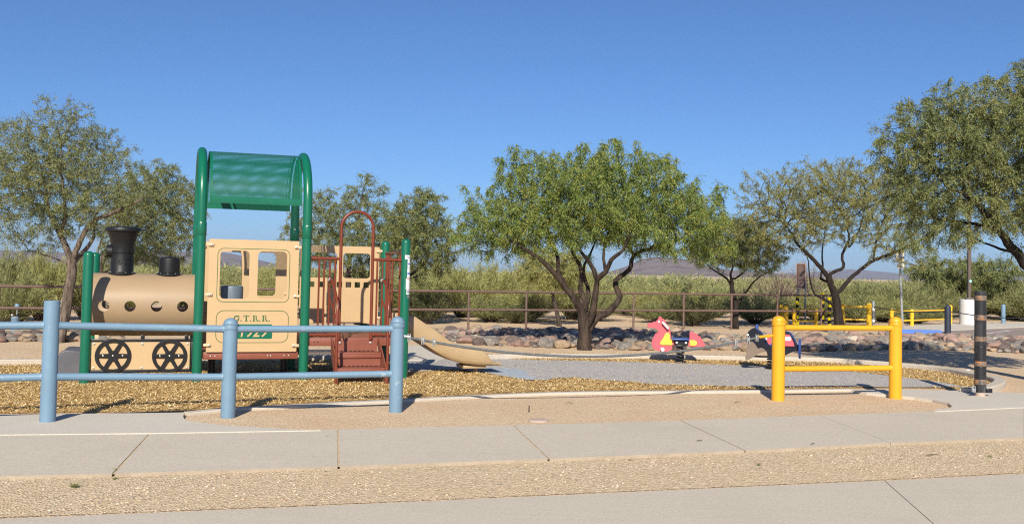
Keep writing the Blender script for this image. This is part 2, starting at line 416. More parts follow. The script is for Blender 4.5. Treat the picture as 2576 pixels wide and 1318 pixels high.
SUN_EL, SUN_AZ = R_(33), R_(183.6)          # azimuth measured from +Y towards +X
to_sun = Vector((math.sin(SUN_AZ) * math.cos(SUN_EL), math.cos(SUN_AZ) * math.cos(SUN_EL), math.sin(SUN_EL)))
w = bpy.data.worlds.new('World'); S.world = w; w.use_nodes = True
nt = w.node_tree; bg = nt.nodes['Background']
sky = nt.nodes.new('ShaderNodeTexSky'); sky.sky_type = 'NISHITA'; sky.sun_disc = False
sky.sun_elevation = SUN_EL; sky.sun_rotation = SUN_AZ; sky.altitude = 1000; sky.air_density = .85; sky.dust_density = 1.0; sky.ozone_density = 10
nt.links.new(sky.outputs[0], bg.inputs[0]); bg.inputs[1].default_value = SKY_STR
sl = bpy.data.lights.new('sun', 'SUN'); so = bpy.data.objects.new('sun', sl); COL.objects.link(so)
sl.energy = SUN_STR; sl.angle = R_(.53); sl.color = (1.0, .925, .79); so.location = (0, -20, 30)
so.rotation_euler = to_sun.to_track_quat('Z', 'Y').to_euler()
S.view_settings.view_transform = 'Standard'; S.view_settings.look = 'None'; S.view_settings.exposure = EXPO; S.view_settings.gamma = 1

# ------------------------------------------------------------------ ground and paving
gm = MB(); n = 64
rad = [0, 4, 8, 12, 16, 20, 26, 34, 45, 60, 90, 150, 300, 700, 2000, 4000]
for k in range(n):
    a0, a1 = 2 * math.pi * k / n, 2 * math.pi * (k + 1) / n
    for r0, r1 in zip(rad, rad[1:]):
        q = [(r0 * math.cos(a0), r0 * math.sin(a0), 0), (r1 * math.cos(a0), r1 * math.sin(a0), 0), (r1 * math.cos(a1), r1 * math.sin(a1), 0)]
        if r0 > 0: q.append((r0 * math.cos(a1), r0 * math.sin(a1), 0))
        gm.add(q, [tuple(range(len(q)))])
bmg = bmesh.new(); meg = bpy.data.meshes.new('ground'); meg.from_pydata(gm.v, [], gm.f); bmg.from_mesh(meg); bmesh.ops.remove_doubles(bmg, verts=bmg.verts, dist=1e-4); bmg.to_mesh(meg); bmg.free()
struct(link('ground', meg, M['dirt'], None, False))

def gp(pts, z=0): return [tuple(G(x, y, z).xy) for x, y in pts]
# sidewalk of separately poured slabs (edges run at about 16 degrees across the view)
ZS = .028
near = gp([(-420, 1207), (285, 1190), (852, 1172), (1380, 1153), (1875, 1132), (2240, 1113), (2576, 1100), (3000, 1083)], ZS)
far = gp([(-420, 1097), (380, 1087), (850, 1079), (1290, 1069), (1712, 1057), (2060, 1044), (2576, 1026), (3000, 1012)], ZS)
mb = MB()
for i in range(len(near) - 1):
    a, b2, c, d = (Vector(p) for p in (near[i], near[i + 1], far[i + 1], far[i]))
    g = .009 if i < 4 else .0022
    e0 = (b2 - a).normalized() * g; e1 = (c - d).normalized() * g
    mb.sheet([tuple(p) for p in (a + e0, b2 - e0, c - e1, d + e1)], ZS, .12)
sw = struct(mb.build('sidewalk', [M['concrete'], M['dirty_edge']], None, False))
for f_ in sw.data.polygons:
    if abs(f_.normal.z) < .5: f_.material_index = 1
mb = MB()     # joints hold dirt
mb.sheet(near + far[::-1], ZS - .005)
struct(mb.build('sidewalk_joint', M['gravel'], None, False))
# nearer path along the bottom
nb = gp([(-300, 1316), (700, 1276), (1288, 1250), (2213, 1208)], .02); nb2 = gp([(2240, 1207), (2576, 1191), (3100, 1166)], .02)
lo1 = gp([(-300, 1700), (2600, 1560)], .02); 
j0, j1 = Vector(G(2225, 1208, .02).xy), Vector(G(2350, 1318, .02).xy); jd = (j1 - j0).normalized(); jn = Vector((-jd.y, jd.x)) * .004
pw = [tuple(v) for v in (j0 - jn, j0 + jd * 3.2 - jn)]; pe = [tuple(v) for v in (j0 + jn, j0 + jd * 3.2 + jn)]
if pw[0][0] > pe[0][0]: pw, pe = pe, pw
mb = MB(); mb.sheet(nb[:-1] + pw + [(-7, .5), (-12, 4)], .02, .12)
mb.sheet([pe[0]] + nb2[1:] + [(12, 4)] + [pe[1]], .02, .12)
struct(mb.build('near_path', M['concrete'], None, False))
mb = MB(); mb.sheet([tuple(j0 - jn * 6), tuple(j0 + jd * 3 - jn * 6), tuple(j0 + jd * 3 + jn * 6), tuple(j0 + jn * 6)], .014); struct(mb.build('near_path_joint', M['gravel'], None, False))
# concrete pads left and right, thin slabs above the sidewalk
padL = gp([(-500, 1046), (0, 1040), (465, 1035), (460, 1045), (466, 1053), (490, 1058), (540, 1064), (620, 1070), (710, 1075), (806, 1079), (380, 1086), (-420, 1094)], .045)
mb = MB(); mb.sheet(padL, .036, .1); struct(mb.build('left_pad', M['concrete_pad'], None, False))
padR = gp([(2275, 976), (2350, 979), (2440, 980), (2576, 986), (3050, 1000), (3050, 1008), (2576, 1021), (2352, 1031), (2352, 1026), (2388, 1023), (2396, 1018), (2385, 1010), (2345, 1002), (2300, 996), (2240, 990), (2180, 984), (2140, 978)], .05)
mb = MB(); mb.sheet(padR, .036, .1); struct(mb.build('right_pad', M['concrete_pad'], None, False))
slabB = gp([(1010, 868), (1110, 872), (1200, 886), (1100, 907), (1010, 905)], .02)
mb = MB(); mb.sheet(slabB, .024, .08); struct(mb.build('back_path', M['concrete_pad'], None, False))

# kerb round the play area
def sweep_kerb(name, pts, w_, z0, z1):
    P = [Vector((p[0], p[1])) for p in pts]; vs = []; fs = []
    for i, p in enumerate(P):
        t = (P[min(i + 1, len(P) - 1)] - P[max(i - 1, 0)]).normalized(); nn = Vector((-t.y, t.x)) * w_ / 2
        for s_, z in ((1, z0), (1, z1 - .015), (.82, z1), (-.82, z1), (-1, z1 - .015), (-1, z0)): vs.append((*(p + nn * s_), z))
    for i in range(len(P) - 1):
        for k in range(5): fs.append((i * 6 + k, (i + 1) * 6 + k, (i + 1) * 6 + k + 1, i * 6 + k + 1))
    fs += [tuple(range(6)), tuple(reversed(range((len(P) - 1) * 6, len(P) * 6)))]
    return struct(MB().add(vs, fs).build(name, M['kerb'], None, True, 30))
front_k = [(470, 1034), (560, 1025), (720, 1017), (850, 1010), (1000, 1003), (1100, 997), (1250, 990), (1400, 984.5), (1560, 982), (1700, 981), (1900, 979.5), (2140, 976)]
back_k = [(-500, 907), (0, 905), (120, 904), (300, 902), (600, 898), (900, 894), (1010, 893)]
back_k2 = [(1195, 894), (1288, 891.5), (1450, 891), (1600, 892), (1750, 894), (1860, 896.5), (1960, 898), (2060, 900), (2160, 906), (2290, 916), (2380, 925), (2450, 938), (2500, 948), (2516, 956), (2504, 966), (2470, 974), (2430, 978)]
kf = [G(x, y, .04) for x, y in front_k]; kb = [G(x, y, .08) for x, y in back_k]; kb2 = [G(x, y, .08) for x, y in back_k2]
sweep_kerb('front_kerb', catmull(kf, .25), .13, -.1, .032)
sweep_kerb('back_kerb', catmull(kb, .4), .17, -.1, .09)
sweep_kerb('far_kerb', catmull(kb2, .25), .17, -.1, .09)

mul_px = [(-500, 1046), (0, 1040), (465, 1035)] + front_k[1:] + [(2275, 976), (2430, 979)] + back_k2[::-1] + back_k[::-1]
mb = MB(); mb.sheet(gp(mul_px), .004); struct(mb.build('mulch_bed', M['mulch'], None, False))
rub_px = [(1010, 906), (1250, 903), (1350, 907), (1480, 909), (1600, 912), (1740, 916), (1870, 921), (1990, 925), (2130, 935), (2260, 949), (2360, 962), (2440, 976), (2275, 976), (2100, 974), (1960, 976), (1850, 974), (1740, 971), (1650, 969), (1590, 962), (1510, 958), (1440, 952), (1400, 953), (1370, 958), (1320, 958), (1270, 949), (1200, 937), (1150, 930), (1010, 940)]
mb = MB(); mb.sheet(gp(rub_px), .014); struct(mb.build('rubber_surface', M['rubber'], None, False))
new_px = [(1198, 936), (1230, 928), (1290, 929), (1325, 937), (1330, 946), (1352, 952), (1345, 958), (1318, 957.5), (1270, 948.5)]
mb = MB(); mb.sheet(gp(new_px), .018); struct(mb.build('rubber_patch', M['rubber_new'], None, False))

# parking lot on the right with its lines
lot = gp([(2140, 826), (2300, 818), (2440, 815), (2640, 812), (3200, 806), (3200, 880), (2576, 851), (2380, 838), (2240, 834)])
mb = MB(); mb.sheet(lot, .006); struct(mb.build('parking_lot', M['asphalt'], None, False))
wk = gp([(2140, 826), (2300, 818), (2440, 815), (2640, 812), (3200, 806), (3200, 810), (2640, 822), (2576, 824), (2460, 829), (2370, 833), (2240, 832)])
mb = MB(); mb.sheet(wk, .03, .05); struct(mb.build('lot_pavement', M['concrete_pad'], None, False))
mb = MB()
def line(pts, wd, z):
    P = [Vector(p) for p in gp(pts, z)]
    for a, b2 in zip(P, P[1:]):
        t = (b2 - a).normalized(); q = Vector((-t.y, t.x)) * wd / 2
        mb.sheet([tuple(v) for v in (a - q, b2 - q, b2 + q, a + q)], z)
line([(2366, 836.5), (2576, 848.5), (2800, 862)], .12, .014)
line([(2455, 842), (2540, 832)], .12, .018); line([(2518, 830.5), (2700, 834)], .12, .022)
struct(mb.build('parking_line', M['white'], None, False))

# loose wood chips (uncountable)
def chips(name, polys, holes, N, zf, L, W, m, seed, flat=.5, T=0):
    r = np.random.default_rng(seed)
    allp = np.concatenate([np.array([G(x, y) for x, y in p]) for p in polys])
    lo, hi = allp.min(0), allp.max(0)
    P = np.zeros((N, 3)); P[:, 0] = r.uniform(max(lo[0], -9), min(hi[0], 11), N); P[:, 1] = r.uniform(lo[1], hi[1], N)
    px, py = PROJ(P); py = py + r.normal(0, 1.2, N)
    ok = np.zeros(N, bool)
    for p in polys: ok |= inpoly(px, py, p)
    for p in holes: ok &= ~(inpoly(px, py, p) & (r.random(N) > .012))
    ok &= (px > -60) & (px < 2640)
    P = P[ok]; n = len(P)
    P[:, 2] = zf + r.uniform(0, .02, n)
    a = r.uniform(0, 2 * np.pi, n); tl = r.normal(0, flat, n); rl = r.normal(0, flat, n)
    d = np.stack([np.cos(a) * np.cos(tl), np.sin(a) * np.cos(tl), np.sin(tl)], 1)
    s = np.stack([-np.sin(a), np.cos(a), rl * .8], 1); s /= np.linalg.norm(s, axis=1)[:, None]
    l = (r.uniform(*L, n) / 2)[:, None]; ww = (r.uniform(*W, n) / 2)[:, None]
    V = np.stack([P - d * l - s * ww * .6, P + d * l * .9 - s * ww, P + d * l + s * ww * .5, P - d * l * .8 + s * ww], 1).reshape(-1, 3)
    V[:, 2] = np.maximum(V[:, 2], .003)
    return struct(npmesh(name, V, np.arange(4 * n).reshape(-1, 4), m), 'stuff')
chips('wood_chips', [mul_px], [rub_px, slabB and [(1010, 868), (1110, 872), (1200, 886), (1100, 907), (1010, 905)]], 400000, .006, (.022, .058), (.006, .0125), M['chip'], 3, .38)

# gravel: little stones scattered thickly on the strip, thinly elsewhere
def pebbles(name, pxpoly, N, size, seed, box=None, keep=None, z=0.0):
    r = np.random.default_rng(seed)
    A = np.array([G(x, y) for x, y in pxpoly]); lo, hi = A.min(0), A.max(0)
    P = np.zeros((N, 3)); P[:, 0] = r.uniform(lo[0], hi[0], N); P[:, 1] = r.uniform(lo[1], hi[1], N)
    px, py = PROJ(P); ok = inpoly(px, py, pxpoly) & (px > -40) & (px < 2620) & (py < 1330)
    if keep is not None: ok &= keep(P, r)
    P = P[ok]; n = len(P)
    base = np.array([(1, 0, 0), (0, 1, 0), (-1, 0, 0), (0, -1, 0), (0, 0, .8), (0, 0, -.8)], float)
    T = np.array([(0, 1, 4), (1, 2, 4), (2, 3, 4), (3, 0, 4), (1, 0, 5), (2, 1, 5), (3, 2, 5), (0, 3, 5)])
    s = size[0] * np.exp(r.normal(0, size[1], n)); a = r.uniform(0, 6.28, n)
    V = base[None] * (s[:, None] * r.uniform(.6, 1.25, (n, 6)))[:, :, None] * np.stack([np.ones(n), r.uniform(.6, 1, n), r.uniform(.35, .65, n)], 1)[:, None, :]
    c, q = np.cos(a)[:, None], np.sin(a)[:, None]
    X = V[:, :, 0] * c - V[:, :, 1] * q; Y = V[:, :, 0] * q + V[:, :, 1] * c
    V = np.stack([X, Y, V[:, :, 2]], 2) + P[:, None, :]; V[:, :, 2] += (s * .25)[:, None] + z
    F = (T[None] + (np.arange(n) * 6)[:, None, None]).reshape(-1, 3)
    return struct(npmesh(name, V.reshape(-1, 3), F, M['pebble']), 'stuff')
strip_px = [(-120, 1196), (285, 1193), (852, 1176), (1380, 1156), (1875, 1136), (2240, 1117), (2576, 1104), (2700, 1099), (2700, 1184), (2576, 1189), (2225, 1207), (1288, 1249), (700, 1275), (-120, 1307)]
mb = MB(); mb.sheet(gp(strip_px), .004); struct(mb.build('gravel_strip', M['gravel'], None, False))
pebbles('gravel', strip_px, 120000, (.0062, .42), 5, keep=lambda P, r: np.array([noise.noise(Vector((p[0] * 1.1, p[1] * 1.6, 0))) for p in P]) * 1.3 - P[:, 0] * .05 + r.normal(0, .22, len(P)) > -.05)
pebbles('scattered_stones', strip_px, 420, (.014, .30), 15)
dirt_px = [(470, 1040), (560, 1030), (850, 1016), (1100, 1003), (1400, 990), (1900, 985), (2140, 983), (2300, 1000), (2340, 1028), (2060, 1040), (1700, 1054), (1290, 1066), (850, 1076), (700, 1072), (540, 1062)]
pebbles('fine_gravel', dirt_px, 26000, (.0034, .4), 6)
walk_px = [(0, 1096), (850, 1082), (2576, 1030), (2576, 1098), (1380, 1148), (285, 1185), (0, 1190)]
pebbles('stray_grit', walk_px, 420, (.005, .4), 8, z=ZS)
edge_px = [(-40, 1180), (285, 1180), (1380, 1146), (2576, 1094), (2576, 1100), (1380, 1152), (285, 1188), (-40, 1190)]
pebbles('edge_grit', edge_px, 2600, (.006, .4), 9, z=ZS, keep=lambda P, r: np.array([noise.noise(Vector((p[0] * 1.3, p[1] * .5, 7))) for p in P]) > .18)

# hills far off
def hill(name, prof, D, depth, m, seed):
    "prof: (photo x, photo y) ridge points; the hill is a real ridge D metres off"
    xs = [p[0] for p in prof]; nx = 150; ny = 14; vs = []; fs = []
    for i in range(nx + 1):
        x = xs[0] + (xs[-1] - xs[0]) * i / nx
        y = np.interp(x, xs, [p[1] for p in prof]); base = AT(x, y, D)
        for j in range(ny + 1):
            t = j / ny; u = 1 - abs(t - .5) * 2; Y = D + (t - .5) * depth
            h = base.z * (u ** 1.15)
            nz = noise.fractal(Vector((base.x * 5 / D + seed, Y * 9 / D, seed)) * 2.2, .9, 2.1, 6) * .16 * base.z * (u * (1.25 - u) * 2.2) + noise.noise(Vector((i * .55, seed, 0))) * .035 * base.z * u
            vs.append((base.x, Y, max(-2, h + nz - 3 * (1 - u))))
    for i in range(nx):
        for j in range(ny):
            a = i * (ny + 1) + j; fs.append((a, a + ny + 1, a + ny + 2, a + 1))
    return struct(MB().add(vs, fs).build(name, m, None, True, 0))
def hillmat(name, a, c, s_):
    m, nt, b = newmat(name); ge = nt.nodes.new('ShaderNodeNewGeometry'); n1 = noise_n(nt, ge.outputs['Position'], s_, 7, .7)
    nt.links.new(ramp_from(nt, n1.outputs[0], [(.35, a), (.65, c)]), b.inputs['Base Color']); b.inputs['Roughness'].default_value = 1; b.inputs['Specular IOR Level'].default_value = 0
    return m
HM = hillmat('hill_rock', (.15, .115, .105), (.27, .21, .185), .02)
hill('hills', [(-700, 655), (-300, 640), (-60, 628), (120, 634), (260, 640), (400, 634), (500, 632), (570, 634), (620, 645), (665, 660), (720, 674), (800, 682), (900, 688), (1000, 686), (1060, 690), (1100, 682), (1140, 688), (1300, 694)], 3600, 1700, HM, 3.1)
hill('rocky_hill', [(1380, 694), (1500, 688), (1545, 680), (1580, 668), (1610, 652), (1640, 646), (1690, 648), (1735, 655), (1770, 668), (1820, 678), (1900, 684), (2000, 692), (2100, 700)], 2600, 1100, HM, 8.7)
hill('distant_range', [(1800, 694), (1950, 688), (2060, 682), (2120, 676), (2180, 680), (2240, 686), (2290, 692), (2330, 690), (2450, 694), (2700, 700), (3200, 704)], 6500, 2400, HM, 5.3)

# the air itself: far hills pale through it
hb = MB().box((0, 2000, 100), (14000, 12000, 202)).build('haze', None, None, False); struct(hb, 'stuff')
hm = bpy.data.materials.new('haze_air'); hm.use_nodes = True; hn = hm.node_tree; hn.nodes.remove(hn.nodes['Principled BSDF'])
pv = hn.nodes.new('ShaderNodeVolumePrincipled'); pv.inputs['Color'].default_value = (.55, .72, 1, 1); pv.inputs['Density'].default_value = HAZE; pv.inputs['Anisotropy'].default_value = 0
hn.links.new(pv.outputs[0], hn.nodes['Material Output'].inputs['Volume']); hb.data.materials.append(hm)
# ------------------------------------------------------------------ the train play structure (local x along it, y into depth)
TS = 1.40
ps = empty('train_play_structure', (-5.46, 13.1, 0), R_(19))
tag(ps, 'train shaped play structure with green posts, tan boiler, black chimney, cab and slide', 'play structure')
PX4 = (0.0, 1.38, 2.78, 4.18)
PR = .064
def dome_prof(r, z0, z1, n=7):
    return [(r, z0), (r, z1 - r * .8)] + [(r * math.cos(a), z1 - r * .8 + r * .8 * math.sin(a)) for a in [math.pi / 2 * k / n for k in range(1, n)]] + [(.003, z1)]
for i, x in enumerate(PX4):
    for yy in (0.0, TS):
        h = 1.71 if i == 0 else (1.99 if i == 3 else 1.97)
        mb = MB()
        if i in (0, 3): mb.lathe(dome_prof(PR, -.15, h), (x, yy, 0))
        else: mb.lathe([(PR, -.15), (PR, h)], (x, yy, 0))
        po = mb.build('post', M['green'], ps)
        if i == 3 and yy == 0:
            def st(w0, w1, z0, z1, m, nm='sticker', par=po, r=PR + .002):
                mb = MB(); k = 8; vs = []
                for j in range(k + 1):
                    a = -math.pi / 2 + w0 + (w1 - w0) * j / k
                    for z in (z0, z1):
                        for rr in (r, r - .004): vs.append((x + rr * math.cos(a), rr * math.sin(a), z))
                fs = []
                for j in range(k):
                    b = j * 4; fs += [(b, b + 4, b + 6, b + 2), (b + 2, b + 6, b + 7, b + 3), (b, b + 1, b + 5, b + 4)]
                fs += [(0, 2, 3, 1), (k * 4, k * 4 + 1, k * 4 + 3, k * 4 + 2)]
                return mb.add(vs, fs).build(nm, m, par, True, 30)
            s1 = st(-.35, 1.5, 1.700, 1.758, M['sticker']); st(-.05, 1.0, 1.721, 1.736, M['sgrey'], 'printing', s1, PR + .0035)
            # the rest belong to one strip of labels, kept as parts of the post
            for (w0, w1, z0, z1, mm) in ((.25, 1.45, 1.575, 1.695, 'sticker'), (.22, 1.45, 1.435, 1.57, 'sticker'), (-.05, 1.4, 1.272, 1.43, 'sticker'), (.12, 1.4, 1.20, 1.265, 'sticker'), (.35, 1.2, 1.15, 1.19, 'steel')):
                st(w0, w1, z0, z1, M[mm])
            for (w0, w1, z0, z1, mm) in ((.33, .62, 1.625, 1.645, 'sblue'), (.75, 1.2, 1.625, 1.645, 'sblue'), (.27, .6, 1.487, 1.51, 'sblue'), (.75, 1.2, 1.487, 1.51, 'sblue'), (.0, .95, 1.412, 1.421, 'sorange'), (.2, 1.1, 1.225, 1.25, 'sgrey')):
                st(w0, w1, z0, z1, M[mm], 'printing', po, PR + .0035)
# arches over the cab
for x in PX4[1:3]:
    pts = [(x, 0, 1.95), (x, 0, 2.2), (x, 0, 2.45)] + [(x, .7 - .7 * math.cos(a), 2.45 + .7 * math.sin(a)) for a in [math.pi * k / 22 for k in range(1, 22)]] + [(x, TS, 2.45), (x, TS, 2.2), (x, TS, 1.95)]
    ar = MB().tube(pts, PR - .002, 20).build('arch', M['green'], ps)
    for yy in (0, TS):
        MB().lathe([(PR + .001, 1.955), (PR + .005, 1.96), (PR + .005, 2.125), (PR + .001, 2.135)], (x, yy, 0)).build('sleeve', M['green'], ar)
        MB().lathe([(.008, 0), (.008, -.008), (.004, -.011)], (x, yy - PR - .005, 2.12), 8, 'y').build('bolt', M['bolt'], ar)
# perforated curved roof: real slots between bars and links
rx0, rx1, RR = 1.475, 2.70, .71
arc = math.pi * RR + 2 * .02
def rp(x, s_):
    a = s_ / RR
    return (x, .7 - RR * math.cos(a), 2.45 + RR * math.sin(a))
V = []; Q = []
def quad(x0, x1, s0, s1):
    b = len(V); V.extend([rp(x0, s0), rp(x1, s0), rp(x1, s1), rp(x0, s1)]); Q.append((b, b + 1, b + 2, b + 3))
L_ = math.pi * RR; pitch = .0135; nrow = int((L_ - .08) / pitch); s0 = .04
m_ = .035
for k in range(nrow + 1):
    s_ = s0 + k * pitch; quad(rx0, rx1, s_, s_ + .0058)
    if k < nrow:
        off = .011 if k % 2 else 0; x = rx0 + m_ + off
        quad(rx0, rx0 + m_, s_ + .0058, s_ + pitch); quad(rx1 - m_, rx1, s_ + .0058, s_ + pitch)
        while x < rx1 - m_:
            quad(x, x + .0075, s_ + .0058, s_ + pitch); x += .022
roof = npmesh('roof', V, Q, M['green'], ps)
for f in (0, 1):
    s1_ = -.05 if f == 0 else L_ + .005
    mb = MB(); vs = []
    for s_ in ((s1_, s1_ + .045, s1_ + .092) if f == 0 else (s1_ - .042, s1_ + .005, s1_ + .05)):
        for x in (rx0, rx1):
            p = Vector(rp(x, s_)); vs.append(p)
    for k in range(0, 6): 
        p = vs[k].copy(); p.y += (.012 if f == 0 else -.012); vs.append(p)
    mb.add(vs, [(0, 1, 3, 2), (2, 3, 5, 4), (6, 8, 9, 7), (8, 10, 11, 9), (0, 6, 7, 1), (4, 5, 11, 10), (0, 2, 8, 6), (2, 4, 10, 8), (1, 7, 9, 3), (3, 9, 11, 5)])
    mb.build('roof_edge', M['green'], roof, False)
MB().tube([rp(2.64, .05 + k * (L_ - .1) / 30) for k in range(31)], .006, 6).build('roof_rib', M['green'], roof)

# boiler: open barrel with four round holes through each side
BZ, BR = 1.0, .425
me_b = MB()
mb = MB(); n = 72; m = 40; vs = []; fs = []
bx0, bx1 = .03, 1.335
for ring, r in ((0, BR), (1, BR - .012)):
    for i in range(m + 1):
        for k in range(n):
            a = 2 * math.pi * k / n; vs.append((bx0 + (bx1 - bx0) * i / m, .7 + r * math.cos(a), BZ + r * math.sin(a)))
o2 = (m + 1) * n
for i in range(m):
    for k in range(n):
        k2 = (k + 1) % n; a, b, c, d = i * n + k, i * n + k2, (i + 1) * n + k2, (i + 1) * n + k
        fs.append((a, b, c, d)); fs.append((o2 + a, o2 + d, o2 + c, o2 + b))
for k in range(n):
    k2 = (k + 1) % n
    fs.append((k, o2 + k, o2 + k2, k2)); fs.append((m * n + k, m * n + k2, o2 + m * n + k2, o2 + m * n + k))
boiler = mb.add(vs, fs).build('boiler', M['tan'], ps, True, 40)
bmx = bmesh.new(); bmx.from_mesh(boiler.data); bmesh.ops.recalc_face_normals(bmx, faces=bmx.faces); bmx.to_mesh(boiler.data); bmx.free()
mb = MB()
for hx in (.19, .514, .848, 1.18): mb.lathe([(.071, -.2), (.071, 1.7)], (hx, 0, .993), 24, 'y')
cut = mb.build('cut', M['tan'], ps, False)
bmx = bmesh.new(); bmx.from_mesh(cut.data); bmesh.ops.recalc_face_normals(bmx, faces=bmx.faces); bmx.to_mesh(cut.data); bmx.free()
bo = boiler.modifiers.new('b', 'BOOLEAN'); bo.object = cut; bo.operation = 'DIFFERENCE'; bo.solver = 'EXACT'
dg = bpy.context.evaluated_depsgraph_get(); nme = bpy.data.meshes.new_from_object(boiler.evaluated_get(dg))
boiler.modifiers.clear(); boiler.data = nme; bpy.data.objects.remove(cut)
nme.shade_smooth(); nme.set_sharp_from_angle(angle=R_(35))
# chimney, steam dome
cx_, cy_ = .383, .7
ch = MB().lathe([(.185, 1.405), (.185, 1.432), (.155, 1.440), (.147, 1.452), (.147, 1.70), (.157, 1.705), (.157, 1.755), (.148, 1.762), (.150, 1.80), (.160, 1.85), (.180, 1.92), (.205, 1.985), (.212, 1.997), (.228, 2.0), (.230, 2.028), (.222, 2.045), (.18, 2.057), (.1, 2.064), (.003, 2.066)], (cx_, cy_, 0), 40).build('chimney', M['black'], ps)
MB().lathe([(.079, -.205), (.085, -.198), (.085, -.05), (.085, 0)], (cx_, cy_, 1.722), 22, 'x').build('whistle_pipe', M['black'], ch)
for k in range(10):
    a = 2 * math.pi * k / 10
    MB().lathe([(.009, 0), (.009, .006), (.005, .01)], (cx_ + .168 * math.cos(a), cy_ + .168 * math.sin(a), 1.432), 8).build('bolt', M['bolt'], ch)
# raised slanted emblem letters on the chimney
for dx, poly in ((-.052, [(.0, .0), (.045, .0), (.055, .045), (.02, .045), (.018, .035), (.04, .035), (.036, .012), (.013, .012), (.025, .07), (.062, .07), (.066, .084), (.012, .084)]), (.02, [(.012, .07), (.03, .07), (.018, .0), (.034, .0), (.046, .07), (.066, .07), (.069, .084), (.015, .084)])):
    e = plate('emblem', [poly], .012, M['black'], ch, .0, 'xz', 0); 
    me = e.data
    for v in me.vertices:
        X = v.co.x + dx; v.co.x = cx_ + X; v.co.y = cy_ - math.sqrt(max(1e-6, .147 ** 2 - X * X)) - .002 + (v.co.y); v.co.z += 1.545
dm = MB().lathe([(.185, 1.402), (.185, 1.428), (.150, 1.436), (.140, 1.446), (.138, 1.62), (.134, 1.642), (.115, 1.655), (.05, 1.664), (.003, 1.666)], (.998, cy_, 0), 36).build('steam_dome', M['black'], ps)
for k in range(10):
    a = 2 * math.pi * k / 10 + .2
    MB().lathe([(.009, 0), (.009, .006), (.005, .01)], (.998 + .167 * math.cos(a), cy_ + .167 * math.sin(a), 1.428), 8).build('bolt', M['bolt'], dm)
# wheel panel hung between the first two posts
fr = MB()
for z in (.557, .158): fr.box((.685, .02, z), (1.28, .045, .035), 0, .004)
for x in (.05, 1.318): fr.box((x, .02, .3575), (.035, .043, .363), 0, .004)
frame = fr.build('wheel_frame', M['blackmetal'], ps)
for x in (.13, .69, 1.24): MB().box((x, .045, .60), (.05, .03, .055), 0, .004).build('bracket', M['blackmetal'] if x > .2 else M['clamp'], frame)
wp = plate('wheel_panel', [rrect(.075, .18, 1.285, .54, .006, 2)], .019, M['cream'], ps, .002, 'xz', .012)
def wheel_loops(cx, cz, R):
    lp = [circ(cx, cz, R, 48)]
    for k in range(6):
        a0 = R_(60 * k); hub = .052 * R / .214; w_ = .021 * R / .214; ro = R * .80
        pts = []
        for t in np.linspace(-1, 1, 9):
            ang = a0 + R_(30) + t * (R_(30) - math.asin(w_ / ro)); pts.append((cx + ro * math.cos(ang), cz + ro * math.sin(ang)))
        ri = hub + .012; ai = R_(30) - math.asin(min(.95, w_ / ri)) if w_ < ri * .49 else 0.02
        pts += [(cx + ri * math.cos(a0 + R_(30) + ai * .6), cz + ri * math.sin(a0 + R_(30) + ai * .6)), (cx + ri * math.cos(a0 + R_(30) - ai * .6), cz + ri * math.sin(a0 + R_(30) - ai * .6))]
        lp.append(pts)
    return lp
for cx, cz, R in ((.335, .364, .219), (1.031, .356, .219)):
    wl = plate('wheel', wheel_loops(cx, cz, R), .022, M['black'], ps, .003, 'xz', -.014)
    for dx in (-.118, 0, .118): MB().lathe([(.011, 0), (.011, -.006), (.006, -.009)], (cx + dx, -.025, cz), 10, 'y').build('bolt', M['bolt'], wl)
for x, z in ((.105, .515), (.69, .51), (1.255, .51), (.105, .205), (.69, .20), (1.255, .20)):
    MB().lathe([(.014, 0), (.014, -.006), (.006, -.009)], (x, .0025, z), 10, 'y').build('bolt', M['bolt'], wp)

